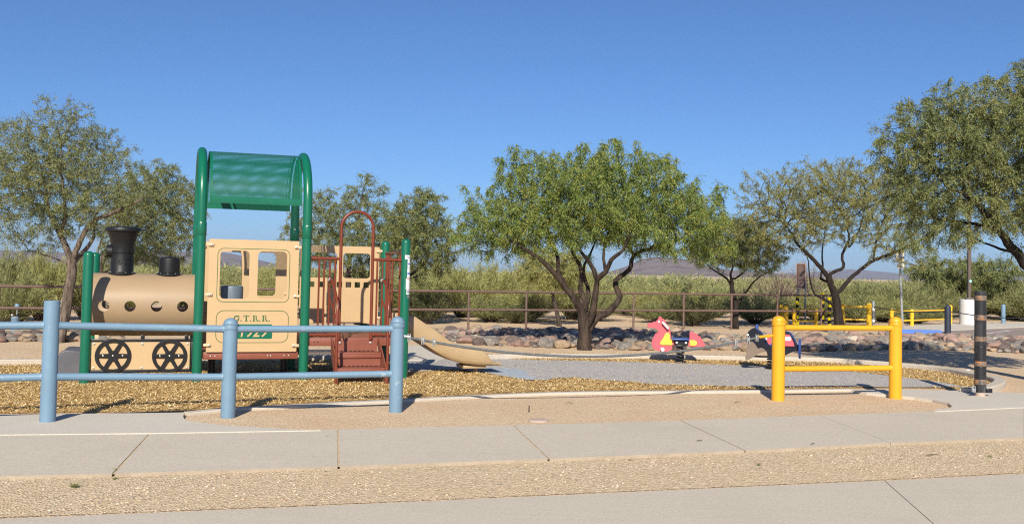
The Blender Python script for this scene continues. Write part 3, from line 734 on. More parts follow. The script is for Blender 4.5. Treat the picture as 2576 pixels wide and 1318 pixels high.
# cab: front and back panels with two windows each
def cab_panel(x0, yy, deco, sgn=1):
    loops = [rrect(x0, .40, x0 + 1.19, 1.912, .012, 2), rrect(x0 + .15, 1.115, x0 + .53, 1.762, .06), rrect(x0 + .645, 1.12, x0 + 1.03, 1.762, .06)]
    p = plate('cab_panel', loops, .019, M['cream'], ps, .002, 'xz', yy)
    if deco:
        lo = lambda a, b, c, d, r, t: [rrect(a, b, c, d, r), rrect(a + t, b + t, c - t, d - t, r - t)]
        plate('trim_line', lo(x0 + .112, 1.068, x0 + 1.072, 1.795, .085, .0085), .003, M['green_line'], p, 0, 'xz', yy - .0095)
        plate('trim_line', lo(x0 + .116, .522, x0 + 1.074, .960, .10, .0085), .003, M['green_line'], p, 0, 'xz', yy - .0095)
        plate('number_plate', [rrect(x0 + .336, .577, x0 + .858, .773, .02)], .004, M['green'], p, 0, 'xz', yy - .0095)
        nm = text_mesh('1929', .205, .004, yy - .0115, x0 + .597, .606, 'CENTER', .18, .0025); 
        for v in nm.vertices: v.co.x = x0 + .597 + (v.co.x - x0 - .597) * .93
        link('number', nm, M['cream'], p, False)
        # slab-serif capitals
        H_, Wd, t, sr = .082, .078, .018, .008
        def arcp(cx, cz, r0, r1, a0, a1, n=12, ex=1):
            A = [R_(a0 + (a1 - a0) * k / n) for k in range(n + 1)]
            return [(cx + r1 * ex * math.cos(a), cz + r1 * math.sin(a)) for a in A] + [(cx + r0 * ex * math.cos(a), cz + r0 * math.sin(a)) for a in A[::-1]]
        glyph = {
            'G': [arcp(.041, .041, .024, .041, 40, 318), [(.042, .044), (.078, .044), (.078, .036), (.071, .036), (.071, .006), (.056, .010), (.056, .036), (.042, .036)], [(.066, .052), (.073, .052), (.073, .08), (.068, .08)]],
            'T': [[(.0, .082), (.075, .082), (.075, .058), (.069, .058), (.064, .073), (.047, .073), (.047, .008), (.056, .008), (.056, 0), (.019, 0), (.019, .008), (.028, .008), (.028, .073), (.011, .073), (.006, .058), (0, .058)]],
            'R': [[(0, 0), (.036, 0), (.036, .008), (.027, .008), (.027, .074), (.036, .074), (.036, .082), (0, .082), (0, .074), (.009, .074), (.009, .008), (0, .008)], arcp(.036, .060, .013, .022, -90, 90, 8, 1.1), [(.038, .040), (.052, .042), (.072, .008), (.082, .008), (.082, 0), (.058, 0)]],
            '.': [circ(.009, .009, .009, 10)]}
        xx = x0 + .345
        for chh, adv in (('G', .088), ('.', .04), ('T', .084), ('.', .036), ('R', .088), ('.', .036), ('R', .088), ('.', .03)):
            mb2 = None
            for gi, poly in enumerate(glyph[chh]):
                q = plate_mesh('g', [[(a + xx, b + .811) for a, b in poly]], .003 + .0006 * gi, 0, 'xz', yy - .0095)
                if mb2 is None: mb2 = MB()
                mb2.add([v.co[:] for v in q.vertices], [tuple(f.vertices) for f in q.polygons]); bpy.data.meshes.remove(q)
            mb2.build('letter', M['green_line'], p, False); xx += adv
    return p
cpn = cab_panel(1.488, 0.0, True)
for (x, z, d) in ((1.50, 1.835, 1), (1.50, 1.168, 1), (1.50, .496, 1), (2.662, 1.828, -1), (2.662, 1.158, -1), (2.662, .484, -1)):
    c = MB().box((x, -.022, z), (.10, .026, .042), 0, .011).build('clamp', M['clamp'], cpn)
    MB().lathe([(.013, 0), (.013, -.005), (.006, -.008)], (x + .022 * d, -.035, z), 10, 'y').build('bolt', M['bolt'], c)
cpb = cab_panel(1.488, TS, False)
for (x, z) in ((1.46, 1.835), (1.46, .7), (2.70, 1.158), (2.70, .484)): MB().box((x, TS - .022, z), (.10, .026, .042), 0, .011).build('clamp', M['clamp'], cpb)
# bulkhead panel at the boiler end of the cab
# tender back panel beyond the stairs: two windows, a row of square openings
loops = [rrect(2.875, .715, 4.085, 1.893, .012, 2), rrect(3.01, 1.405, 3.435, 1.787, .05), rrect(3.525, 1.405, 3.945, 1.787, .05)]
for x in (3.012, 3.155, 3.298, 3.435, 3.572, 3.711, 3.848): loops.append(rrect(x, 1.262, x + .085, 1.345, .006, 2))
bp = plate('tender_panel', loops, .019, M['cream'], ps, .002, 'xz', TS)
for z in (1.83, .80): MB().box((4.085, TS - .022, z), (.10, .026, .042), 0, .011).build('clamp', M['clamp'], bp)
# decks
def deck(x0, x1, zt, th, legs):
    mb = MB(); mb.box(((x0 + x1) / 2, .7, zt - th / 2), (x1 - x0, 1.36, th), 0, .006)
    d = mb.build('deck', M['brown'], ps)
    return d
d1 = deck(1.452, 2.705, .40, .10, 0); d2 = deck(2.855, 4.105, .585, .112, 0)
for x in (1.55, 1.61, 2.30, 2.34, 2.52, 2.58): MB().lathe([(.009, 0), (.009, -.005), (.004, -.007)], (x, .019, .345), 8, 'y').build('bolt', M['bolt'], d1)
for x in (2.92, 2.97, 4.0): MB().lathe([(.009, 0), (.009, -.005), (.004, -.007)], (x, .019, .53), 8, 'y').build('bolt', M['blackmetal'], d2)
MB().box((2.78, .7, .44), (.03, 1.2, .22)).build('deck_riser', M['brown'], ps)
MB().tube([(2.6, .75, -.1), (2.6, .75, .30)], .05, 12).build('deck_leg', M['blackmetal'], ps)
MB().tube([(1.6, .75, -.1), (1.6, .75, .30)], .05, 12).build('deck_leg', M['blackmetal'], ps)
# grey drum seat in the cab
dr = MB().lathe([(.07, .402), (.07, 1.04), (.10, 1.06), (.15, 1.09), (.152, 1.25), (.146, 1.275), (.11, 1.285), (.003, 1.287)], (1.83, .44, 0), 28).build('play_drum', M['greydrum'], ps)
# barriers with the entry hoop
for xa, xb, bars in ((2.85, 3.25, (2.96, 3.03, 3.107, 3.182)), (3.707, 4.11, (3.774, 3.849, 3.921, 3.993))):
    b = MB().tube([(xa, 0, 1.685), (xb, 0, 1.685)], .021, 12).build('barrier', M['brownpipe'], ps)
    MB().tube([(xa, 0, .628), (xb, 0, .628)], .021, 12).build('bottom_rail', M['brownpipe'], b)
    for x in bars: MB().tube([(x, 0, .62), (x, 0, 1.68)], .0135, 9).build('bar', M['brownpipe'], b)
    if xa < 3: MB().lathe([(.028, -.02), (.028, .05)], (2.87, 0, 1.685), 12, 'x').build('collar', M['brownpipe'], b)
    else: MB().lathe([(.028, 0), (.028, .05)], (4.065, 0, 1.685), 12, 'x').build('collar', M['brownpipe'], b)
hp = [(3.255, 0, .56), (3.255, 0, 1.4), (3.255, 0, 2.1)] + [(3.48 - .225 * math.cos(a), 0, 2.125 + .225 * math.sin(a)) for a in [math.pi * k / 16 for k in range(1, 16)]] + [(3.705, 0, 2.1), (3.705, 0, 1.4), (3.705, 0, .56)]
MB().tube(hp, .0225, 14).build('entry_hoop', M['brownpipe'], ps)
# right end barrier beside the slide (runs in depth)
b = MB().tube([(4.18, .06, 1.80), (4.18, .36, 1.80)], .02, 10).build('barrier', M['brownpipe'], ps)
MB().tube([(4.18, .06, 1.70), (4.18, .36, 1.70)], .016, 10).build('upper_rail', M['brownpipe'], b)
MB().tube([(4.18, .06, .64), (4.18, .36, .64)], .02, 10).build('bottom_rail', M['brownpipe'], b)
for y in (.10, .18, .27, .36): MB().tube([(4.18, y, .62), (4.18, y, 1.80)], .0135, 8).build('bar', M['brownpipe'], b)
b = MB().tube([(4.18, 1.04, 1.80), (4.18, 1.34, 1.80)], .02, 10).build('barrier', M['brownpipe'], ps)
MB().tube([(4.18, 1.04, .64), (4.18, 1.34, .64)], .02, 10).build('bottom_rail', M['brownpipe'], b)
for y in (1.04, 1.13, 1.22, 1.30): MB().tube([(4.18, y, .62), (4.18, y, 1.80)], .0135, 8).build('bar', M['brownpipe'], b)
MB().tube([(4.18, .30, 1.80), (4.18, 1.10, 1.80)], .02, 10).build('slide_bar', M['brownpipe'], ps)
# stairs
stt = MB()
sx0, sx1 = 3.165, 3.80
for k, (zt, y0, y1) in enumerate(((.402, -.29, 0.0), (.215, -.56, -.27))):
    stt.box(((sx0 + sx1) / 2, (y0 + y1) / 2, zt - .012), (sx1 - sx0, y1 - y0, .024), 0, .004)
    stt.box(((sx0 + sx1) / 2, y0 + .012, zt - .045), (sx1 - sx0 - .004, .020, .055), 0, .003)
stair = stt.build('stairs', M['brown'], ps)
for z0, z1, y in ((.404, .545, -.008), (.217, .375, -.262)):
    MB().box(((sx0 + sx1) / 2, y, (z0 + z1) / 2), (sx1 - sx0 - .004, .010, z1 - z0)).build('riser', M['brown'], stair)
    for k in range(9): MB().box((sx0 + .07 + k * .062, y - .012, z0 + .004), (.028, .022, .008)).build('drain_slot', M['blackmetal'], stair)
for x in (sx0 - .012, sx1 + .012):
    vs = [(-.585, .0), (-.585, .225), (-.56, .24), (-.30, .43), (-.03, .60), (.0, .60), (.0, .46), (-.12, .30), (-.46, .0)]
    link('stringer', plate_mesh('stringer', [vs], .012, .001, 'yz', x), M['brown'], stair, True, 30)
for x in (3.27, 3.70): MB().lathe([(.016, 0), (.016, -.008), (.007, -.011)], (x, -.016, .52), 10, 'y').build('bolt', M['bolt'], stair)
for x, xt in ((3.137, 3.105), (3.83, 3.845)):
    hr = MB().tube([Vector(p) for p in catmull([(xt, -.03, 1.39), (xt + .02, -.10, 1.385), ((x + xt) / 2 + .02, -.42, 1.16), (x + .015, -.50, 1.05), (x, -.525, .90), (x, -.56, .5), (x, -.575, -.1)], .05)], .020, 10).build('handrail', M['brownpipe'], ps)
    MB().tube([(xt, -.02, 1.15), (x + .01, -.505, .84)], .011, 8).build('brace', M['brownpipe'], hr)
    MB().tube([(xt, .02, 1.392), (xt, -.05, 1.392)], .024, 10).build('coupler', M['bolt'], hr)
# slide: moulded trough swept from deck to run-out
stn = [(4.20, .66, .90), (4.30, .62, .895), (4.44, .54, .865), (4.58, .455, .775), (4.72, .365, .687), (4.88, .275, .575), (5.02, .215, .475), (5.20, .165, .425), (5.40, .14, .382), (5.50, .134, .358), (5.56, .132, .31), (5.62, .130, .235), (5.68, .130, .190), (5.75, .132, .172), (5.80, .140, .165)]
W0, W1 = .42, .98
vs = []; fs = []
for (x, zb, zt) in stn:
    bed = min(zt - .004, zb + .035 if x < 5.55 else zb + .03)
    prof = [(W0 + .05, zb), (W0 + .015, zb + .02), (W0 + .0, zb + .3 * (zt - zb)), (W0 - .015, zt - .012), (W0 - .005, zt), (W0 + .025, zt), (W0 + .04, zt - .02), (W0 + .06, bed + .02), (W0 + .09, bed)]
    prof = prof + [(W0 + W1 - p[0], p[1]) for p in prof[::-1]]
    vs += [(x, p[0], p[1]) for p in prof]
k = 18
for i in range(len(stn) - 1):
    for j in range(k):
        j2 = (j + 1) % k; fs.append((i * k + j, i * k + j2, (i + 1) * k + j2, (i + 1) * k + j))
fs += [tuple(range(k)), tuple(reversed(range((len(stn) - 1) * k, len(stn) * k)))]
mb = MB().add(vs, fs); sl_ = mb.build('slide', M['slide'], ps, True, 50)
bmx = bmesh.new(); bmx.from_mesh(sl_.data); bmesh.ops.recalc_face_normals(bmx, faces=bmx.faces); bmx.to_mesh(sl_.data); bmx.free()
MB().tube([(x, W0 - .003 + .002, z) for x, z in ((4.42, .72), (4.6, .60), (4.8, .44), (5.0, .325), (5.2, .265), (5.45, .235), (5.53, .245), (5.56, .27))], .0045, 6).build('side_bead', M['slide'], sl_)
MB().box((5.40, .70, .112), (.36, .40, .05), 0, .01).build('exit_foot', M['slide'], sl_)
MB().tube([(5.45, .62, -.1), (5.45, .62, .10)], .025, 10).build('exit_leg', M['slide'], sl_)
# grey moulded step at the engine's nose
cw = plate_mesh('nose_step', [[(-.02, 0), (-.02, .39), (-.24, .405), (-.285, .40), (-.315, .375), (-.34, .32), (-.46, 0)]], .75, .012, 'xz', .72)
nose = link('nose_step', cw, M['greywedge'], ps, True, 40)
for y in (.40, .48, .56):
    MB().tube([(-.325, y, .37), (-.345, y, .318), (-.46, y, .012)], .008, 6).build('rib', M['greywedge'], nose)
    MB().lathe([(.012, -.004), (.012, .004)], (-.318, y + .04, .372), 8, 'x').build('hole', M['blackmetal'], nose)

# green coil climber at the far side of the upper deck
MB().tube([(3.93 + .16 * math.cos(t), 1.62 + .16 * math.sin(t), .02 + .105 * t / 6.283) for t in np.linspace(0, 6.283 * 8, 150)], .019, 8).build('coil_climber', M['green'], ps)
MB().tube([(3.93, 1.62, -.1), (3.93, 1.62, 1.0)], .024, 10).build('climber_pole', M['green'], ps)
# ------------------------------------------------------------------ near railings
def dome_cap(r):
    return [(r + .004, 0), (r + .006, .004), (r + .006, .046), (r + .004, .05), (r + .010, .052), (r + .011, .058), (r * .98, .068)] + [(r * .98 * math.cos(a), .068 + .055 * math.sin(a)) for a in [math.pi / 2 * q / 6 for q in range(1, 6)]] + [(.003, .124)]
def railing(name, label, posts, r, rails, rr, m, group=None, flat=()):
    base = posts[0]; root = empty(name, base); tag(root, label, 'railing', group)
    loc = [Vector(p) - Vector(base) for p in posts]
    for i, (p, h) in enumerate(zip(loc, HTS)):
        if i in flat:
            MB().lathe([(r, -.12), (r, h), (r - .008, h + .002), (r - .010, h - .02), (.003, h - .02)], p, 24).build('post', m, root)
        else:
            po = MB().lathe([(r, -.12), (r, h - .12)], p, 24).build('post', m, root)
            MB().lathe(dome_cap(r), (p.x, p.y, p.z + h - .124), 24).build('post_cap', m, po)
    for z in rails:
        for a, b in zip(loc, loc[1:]):
            d = (b - a).normalized(); a2 = a + d * (r - .01) + Vector((0, 0, z)); b2 = b - d * (r - .01) + Vector((0, 0, z))
            MB().tube([a2, a2 + d * .012, a2 + d * .03, b2 - d * .03, b2 - d * .012, b2], [rr * 1.22, rr * 1.1, rr, rr, rr * 1.1, rr * 1.22], 16).build('rail', m, root)
    return root
bL, bM, bR = G(120, 1057, .045), G(573, 1050, 0), G(995, 1036, 0)
bX = bL + (bL - bM) * .96; bX.z = .045
HTS = [1.14, 1.14, 1.02, 1.04]
railing('blue_railing', 'weathered blue pipe railing with two rails standing in front of the train play structure', [bX, bL, bM, bR], .0735, (.905, .415), .036, M['blue'], flat=(0, 1))
yL, yR = G(1957, 1007), G(2252, 1002)
HTS = [1.065, 1.065]
railing('yellow_railing', 'bright yellow two post pipe railing in the foreground, in front of the whale rider', [yL, yR], .081, (.915, .395), .036, M['yellow'])
# cable from the blue railing to the yellow one
a = bR + Vector((.05, .02, .825)); b = yL + Vector((-.27, -.09, .795))
cb = empty('steel_cable', (a.x, a.y, 0)); tag(cb, 'sagging grey steel cable strung between the blue railing and the near yellow railing', 'cable')
o = Vector((a.x, a.y, 0))
def sagp(t): 
    p = a.lerp(b, t); p.z -= .232 * (1 - (2 * t - 1) ** 2); return p
P = [sagp(t / 60) for t in range(61)]
MB().tube([p - o for p in P], .0145, 8).build('wire_rope', M['cable'], cb)
MB().tube([P[0] - o - Vector((.06, 0, -.004)), P[0] - o + Vector((.09, 0, -.008))], .016, 8).build('rope_end', M['steel'], cb)
MB().tube([P[-1] - o - Vector((.02, 0, 0)), yL - o + Vector((-.05, 0, .815))], .018, 8).build('anchor_eye', M['yellow'], cb)
for i, t in enumerate((.018, .052, .080, .926, .965, .992)):
    p = sagp(t) - o
    c = MB().box(p + Vector((0, 0, 0)), (.026, .045, .05), 0, .006).build('cable_clamp', M['steel'], cb)
    for s_ in (-1, 1):
        MB().tube([p + Vector((.012 * s_, -.03, -.045)), p + Vector((.012 * s_, -.03, .045))], .007, 6).build('u_bolt', M['steel'], c)

# ------------------------------------------------------------------ black bollard with torn reflective bands
bb = G(2466, 992, .055); br = empty('black_bollard', bb)
tag(br, 'tall black post with peeling orange bands standing on the right concrete pad', 'bollard')
HB = 1.365; rB = .074
MB().lathe([(rB, 0.035), (rB, HB), (rB - .007, HB + .001), (rB - .009, HB - .03), (.003, HB - .03)], (0, 0, 0), 26).build('pipe', M['blackpost'], br)
for f0, f1, q in ((.949, .897, 0), (.735, .680, 1), (.508, .455, 2), (.248, .198, 1), (.062 + .0, .005 + .0, 3)):
    pass
zb = lambda zy: HB * (1240 - zy) / (1240 - 32)
for (y0, y1) in ((84, 140), (312, 370), (562, 620), (850, 908), (1062, 1122)):
    MB().lathe([(rB + .0015, zb(y1)), (rB + .0025, zb(y1) + .003), (rB + .0025, zb(y0) - .003), (rB + .0015, zb(y0))], (0, 0, 0), 26).build('reflective_band', M['torn'], br)
for z in (1.02, .62, .36):
    MB().lathe([(rB + .001, z), (rB + .002, z + .002), (rB + .002, z + .008), (rB + .001, z + .01)], (0, 0, 0), 26).build('tape_seam', M['blackmetal'], br)
MB().lathe([(.064, -.02), (.064, .04)], (0, 0, 0), 20).build('inner_sleeve', M['lid'], br)
MB().box((.11, -.01, .055), (.075, .05, .055), 0, .006).build('hinge_box', M['blackmetal'], br)
pl = MB().box((-.115, -.06, .06), (.055, .03, .05), .2, .008).build('padlock', M['galv'], br)
MB().tube([(-.135, -.06, .085)] + [(-.115 + .022 * math.cos(q), -.06, .10 + .02 * math.sin(q)) for q in [math.pi * (1 - k / 8) for k in range(9)]] + [(-.093, -.06, .085)], .006, 6).build('shackle', M['galv'], pl)
MB().tube([(-.10, -.05, .06), (-.06, -.02, .05)], .012, 6).build('hasp', M['blackmetal'], br)

# ------------------------------------------------------------------ spring riders
def spring(root, r, z0, z1, turns, wr, dx=0):
    MB().tube([(dx + r * math.cos(t), r * math.sin(t), z0 + (z1 - z0) * t / (2 * math.pi * turns)) for t in np.linspace(0, 2 * math.pi * turns, turns * 18)], wr, 8).build('spring', M['blackmetal'], root)
    MB().lathe([(r + .05, -.02), (r + .05, .012), (r + .02, .03), (.01, .03)], (dx, 0, 0), 20).build('base_plate', M['blackmetal'], root)
k = .000745
hz = lambda pts: [((x - 920) * k, (1192 - y) * k) for x, y in pts]
sh = empty('seahorse_rider', G(1711, 912, .004), R_(-2)); tag(sh, 'red seahorse spring rider with yellow braces, blue seat and black spring near the big mesquite', 'spring rider')
head = [(135, 265), (190, 262), (250, 248), (330, 225), (360, 190), (400, 130), (415, 112), (432, 106), (455, 120), (475, 155), (500, 158), (520, 170), (545, 195), (552, 215), (553, 245), (590, 282), (600, 312), (620, 318), (640, 340), (655, 365), (660, 382), (655, 420), (678, 450), (680, 475), (675, 515), (692, 560), (695, 600), (702, 645), (760, 655), (760, 770), (722, 775), (722, 860), (700, 890), (660, 898), (635, 905), (625, 950), (600, 963), (560, 962), (520, 966), (500, 976), (470, 974), (455, 945), (430, 925), (400, 915), (350, 905), (310, 895), (288, 878), (275, 840), (262, 818), (240, 800), (232, 770), (234, 740), (248, 705), (244, 670), (252, 640), (278, 610), (282, 585), (298, 560), (304, 535), (330, 512), (362, 498), (380, 470), (378, 440), (362, 412), (340, 395), (300, 384), (220, 377), (135, 373)]
tail = [(1130, 452), (1165, 442), (1195, 450), (1215, 470), (1255, 482), (1295, 492), (1315, 512), (1328, 543), (1362, 552), (1390, 575), (1400, 605), (1425, 622), (1442, 648), (1448, 680), (1475, 705), (1492, 730), (1500, 750), (1482, 782), (1474, 815), (1455, 828), (1430, 826), (1415, 800), (1300, 805), (1130, 800), (1075, 775), (1075, 655), (1130, 652)]
hd = plate('head_board', [hz(head)], .03, M['red'], sh, .004, 'xz', -.02)
tl = plate('tail_board', [hz(tail)], .03, M['red'], sh, .004, 'xz', -.02)
MB().box((0.0, .03, (1192 - 720) * k), (.34, .05, .085)).build('centre_beam', M['red'], sh)
plate('brace', [hz([(520, 590), (548, 520), (570, 492), (595, 485), (625, 490), (650, 515), (655, 545), (660, 640), (720, 652), (720, 772), (480, 776), (445, 760), (432, 735), (440, 712)])], .016, M['ridery'], sh, .003, 'xz', -.045)
plate('brace', [hz([(1127, 650), (1240, 650), (1280, 665), (1302, 695), (1303, 730), (1280, 762), (1240, 772), (1140, 772)])], .016, M['ridery'], sh, .003, 'xz', -.045)
brk = MB().box(((930 - 920) * k, -.045, (1192 - 722) * k), (.235, .03, .10), 0, .006).build('seat_bracket', M['blackmetal'], sh)
for x in (822, 1038): MB().lathe([(.019, 0), (.019, -.008), (.012, -.013), (.003, -.014)], ((x - 920) * k, -.060, (1192 - 710) * k), 14, 'y').build('bolt_cap', M['white'], brk)
for x, y in ((583, 542), (492, 712), (1247, 708)): MB().lathe([(.009, 0), (.009, -.004)], ((x - 920) * k, -.053, (1192 - y) * k), 8, 'y').build('bolt', M['sgrey'], sh)
MB().box(((905 - 920) * k, .0, (1192 - 630) * k), (.31, .26, .026), 0, .01).build('seat', M['riderblue'], sh)
MB().box((0, 0, (1192 - 790) * k), (.16, .14, .03), 0, .006).build('spring_clamp', M['blackmetal'], sh)
hp_ = hz([(470, 228), (618, 392)])
MB().tube([(hp_[0][0], -.10, hp_[0][1]), (hp_[0][0] + .006, -.10, hp_[0][1] - .008), (hp_[1][0] - .006, -.10, hp_[1][1] + .008), (hp_[1][0], -.10, hp_[1][1])], [.010, .021, .021, .010], 12).build('handle', M['white'], sh)
MB().tube([((545 - 920) * k, -.10, (1192 - 310) * k), ((545 - 920) * k, .09, (1192 - 310) * k)], .012, 8).build('handle_bar', M['steel'], sh)
MB().lathe([(.018, 0), (.018, -.008), (.008, -.012)], ((398 - 920) * k, -.036, (1192 - 232) * k), 14, 'y').build('eye', M['white'], hd)
MB().lathe([(.034, .06), (.034, -.13), (.026, -.137), (.003, -.138)], ((482 - 920) * k, 0, (1192 - 882) * k), 16, 'y').build('foot_peg', M['white'], sh)
spring(sh, .062, .02, (1192 - 795) * k, 5, .014)

k2 = .000745
wz = lambda pts: [((x - 790) * k2, (1165 - y) * k2) for x, y in pts]
wr_ = empty('whale_rider', G(1940, 929, .004), R_(-17)); tag(wr_, 'navy and red whale spring rider with brown flippers, half hidden behind the yellow railing', 'spring rider')
body = [(250, 560), (248, 480), (255, 420), (268, 365), (295, 315), (330, 282), (372, 262), (420, 250), (436, 205), (448, 172), (465, 160), (484, 170), (492, 205), (494, 285), (560, 328), (610, 400), (660, 500), (712, 606), (745, 618), (1060, 618), (1075, 300), (1120, 300), (1170, 312), (1215, 345), (1260, 410), (1310, 500), (1352, 590), (1400, 600), (1400, 690), (1340, 712), (1230, 752), (1120, 812), (1040, 860), (960, 900), (860, 922), (770, 922), (735, 905), (715, 860), (705, 800), (690, 740), (560, 690), (420, 640), (310, 600), (262, 590)]
for yy, nm in ((-.10, 'side_board'), (.12, 'side_board')):
    bdy = plate(nm, [wz(body)], .03, M['navy'], wr_, .003, 'xz', yy)
    rim = plate('rim', [wz([(494, 285), (560, 328), (610, 400), (660, 500), (712, 606), (700, 612), (645, 505), (598, 412), (552, 342), (488, 297)])], .032, M['riderblue'], bdy, 0, 'xz', yy + .001)
    plate('rim', [wz([(1120, 300), (1170, 312), (1215, 345), (1260, 410), (1310, 500), (1352, 590), (1338, 596), (1296, 508), (1246, 418), (1203, 356), (1165, 325), (1118, 314)])], .032, M['riderblue'], bdy, 0, 'xz', yy + .001)
    plate('fin', [wz([(446, 236), (452, 175), (467, 163), (484, 172), (491, 207), (493, 282)])], .033, M['riderblue'], bdy, 0, 'xz', yy + .001)
plate('seat_board', [wz([(690, 380), (790, 360), (790, 590), (735, 606), (690, 520)])], .02, M['red'], wr_, .002, 'xz', -.02)
rb = plate('rear_board', [wz([(1000, 360), (1185, 360), (1200, 380), (1240, 460), (1285, 560), (1290, 615), (1000, 618)])], .02, M['red'], wr_, .002, 'xz', -.125)
stx = plate('sticker', [wz(rrect(1080, 410, 1222, 495, 22))], .003, M['sticker'], rb, 0, 'xz', -.137)
plate('sticker_mark', [wz([(1112, 455), (1125, 445), (1142, 448), (1130, 460), (1135, 470), (1120, 468)])], .002, M['sgrey'], rb, 0, 'xz', -.139)
plate('sticker_mark', [wz(circ(1192, 452, 20, 14)), wz(circ(1192, 452, 11, 14))], .002, M['sgrey'], rb, 0, 'xz', -.139)
MB().box(((900 - 790) * k2, .01, (1165 - 615) * k2), (.24, .22, .026), 0, .008).build('seat', M['riderblue'], wr_)
flp = wz([(292, 610), (300, 580), (322, 555), (350, 540), (378, 538), (410, 552), (450, 590), (500, 668), (530, 686), (570, 666), (630, 680), (690, 735), (640, 745), (540, 790), (430, 870), (330, 935), (275, 950), (240, 930), (238, 850), (270, 832), (262, 780), (240, 742), (262, 690)])
for yy in (-.24, .26): plate('flipper', [flp], .026, M['flip'], wr_, .004, 'xz', yy)
MB().tube([((300 - 790) * k2, -.24, (1165 - 890) * k2), ((300 - 790) * k2, .26, (1165 - 890) * k2)], .016, 8).build('foot_bar', M['blackmetal'], wr_)
MB().box(((560 - 790) * k2, .0, (1165 - 885) * k2), (.40, .03, .03)).build('foot_rail', M['blackmetal'], wr_)
tm = link('tail_fluke', plate_mesh('tail_fluke', [[(-.22, .50 - .02), (-.16, .515), (0, .455), (.16, .515), (.22, .48), (.20, .36), (.12, .25), (0, .20), (-.12, .25), (-.20, .36)]], .035, .008, 'yz', (1405 - 790) * k2), M['riderblue'], wr_, True, 40)
MB().lathe([(.017, 0), (.017, -.006), (.004, -.010)], ((280 - 790) * k2, -.116, (1165 - 400) * k2), 12, 'y').build('eye', M['white'], wr_)
MB().tube([((690 - 790) * k2, -.20, (1165 - 470) * k2), ((690 - 790) * k2, .22, (1165 - 470) * k2)], .014, 8).build('handle_bar', M['white'], wr_)
spring(wr_, .062, .02, (1165 - 905) * k2, 4, .014)

# ------------------------------------------------------------------ pipe fence behind the rocks
def ffit(i):
    dx = (-257 + 149.35 * i) / (1 + .02525 * i); D = 25.75 * (1 + .02525 * i)
    return Vector((dx * D / FPX + .0, D, 0))
idx = [-6.6, -5.65, -4.8, -3.9, -3, -2, -1, 0, 1, 2, 3, 4, 5, 6, 7, 8, 8.3]
fp = [ffit(i) for i in idx]; f0 = fp[0]
pf = empty('pipe_fence', f0); tag(pf, 'long rusty brown two rail pipe fence between the river rocks and the desert shrubs', 'fence')
for p in fp[:-1]: MB().tube([p - f0 + Vector((0, 0, -.2)), p - f0 + Vector((0, 0, 1.01))], .030, 10).build('post', M['fence'], pf)
for z in (1.02, .545):
    MB().tube([p - f0 + Vector((0, -.02 if z < 1 else 0, z)) for p in fp], .029, 10).build('rail', M['fence'], pf)

# ------------------------------------------------------------------ things by the parking lot
def htop(x, yb, yt):
    "height of something whose foot is at yb and top at yt"
    g = G(x, yb); return CAMH + (0 if False else (AT(x, yt, g.y).z - CAMH))
def small_post(name, label, x, yb, yt, r, m, cat, group=None, cap=True):
    g = G(x, yb); h = AT(x, yt, g.y).z
    o = MB().lathe(dome_prof(r, -.1, h) if cap else [(r, -.1), (r, h)], (0, 0, 0), 16).build(name, m, None); o.location = g; tag(o, label, cat, group); return o, g, h
GP = 'yellow posts by the parking lot'
small_post('yellow_post', 'dull yellow post standing behind the fence, leftmost of the yellow posts by the trail entrance', 1966, 817, 765, .075, M['yellowfar'], 'post', GP)
yp, g_, h_ = small_post('yellow_post', 'yellow post with a latch knob beside the leftmost yellow post behind the fence', 1977, 820, 768, .075, M['yellowfar'], 'post', GP)
MB().lathe([(.03, -.16), (.045, -.06)], (-.02, 0, h_ - .16), 10, 'y').build('latch', M['fence'], yp)
HTS = [.62, .62]
ga, gb = G(1998, 821), G(2053, 822); HTS = [AT(1998, 774, ga.y).z, AT(2053, 776, gb.y).z]
railing('yellow_barrier', 'small yellow two rail barrier between the striped posts, behind the brown notice board', [ga, gb], .062, (.50, .18), .03, M['yellowfar'])
ga, gb = G(2119, 818), G(2186, 820); HTS = [AT(2119, 762, ga.y).z, AT(2186, 762, gb.y).z]
railing('yellow_barrier', 'shaded yellow two rail barrier right behind the dark mesquite trunk', [ga, gb], .085, (.63, .20), .03, M['yellowfar'])
ga, gb, gc = G(2243, 823), G(2294, 822), G(2391, 817); HTS = [AT(2243, 777, ga.y).z, AT(2294, 777, gb.y).z, AT(2391, 767, gc.y).z]
railing('yellow_barrier', 'yellow three post barrier at the edge of the parking lot behind the leaning parking sign', [ga, gb, gc], .062, (.52, .21), .028, M['yellowfar'])
for x, yb, yt, lab in ((2005.7, 818, 740, 'black and yellow striped post left of the brown notice board legs'), (2069, 822, 736, 'black and yellow striped post half hidden behind a fence post'), (2086.5, 822, 748, 'black and yellow striped post close against the dark mesquite trunk')):
    g = G(x, yb); h = AT(x, yt, g.y).z; r0 = empty('striped_post', g); tag(r0, lab, 'post', 'striped posts by the trail entrance')
    n_ = 9
    for q in range(n_):
        MB().lathe([(.058, h * q / n_ - (0.1 if q == 0 else 0)), (.058, h * (q + 1) / n_)], (0, 0, 0), 14).build('yellow_band' if q % 2 == 0 else 'black_band', M['stripey'] if q % 2 == 0 else M['stripeb'], r0)
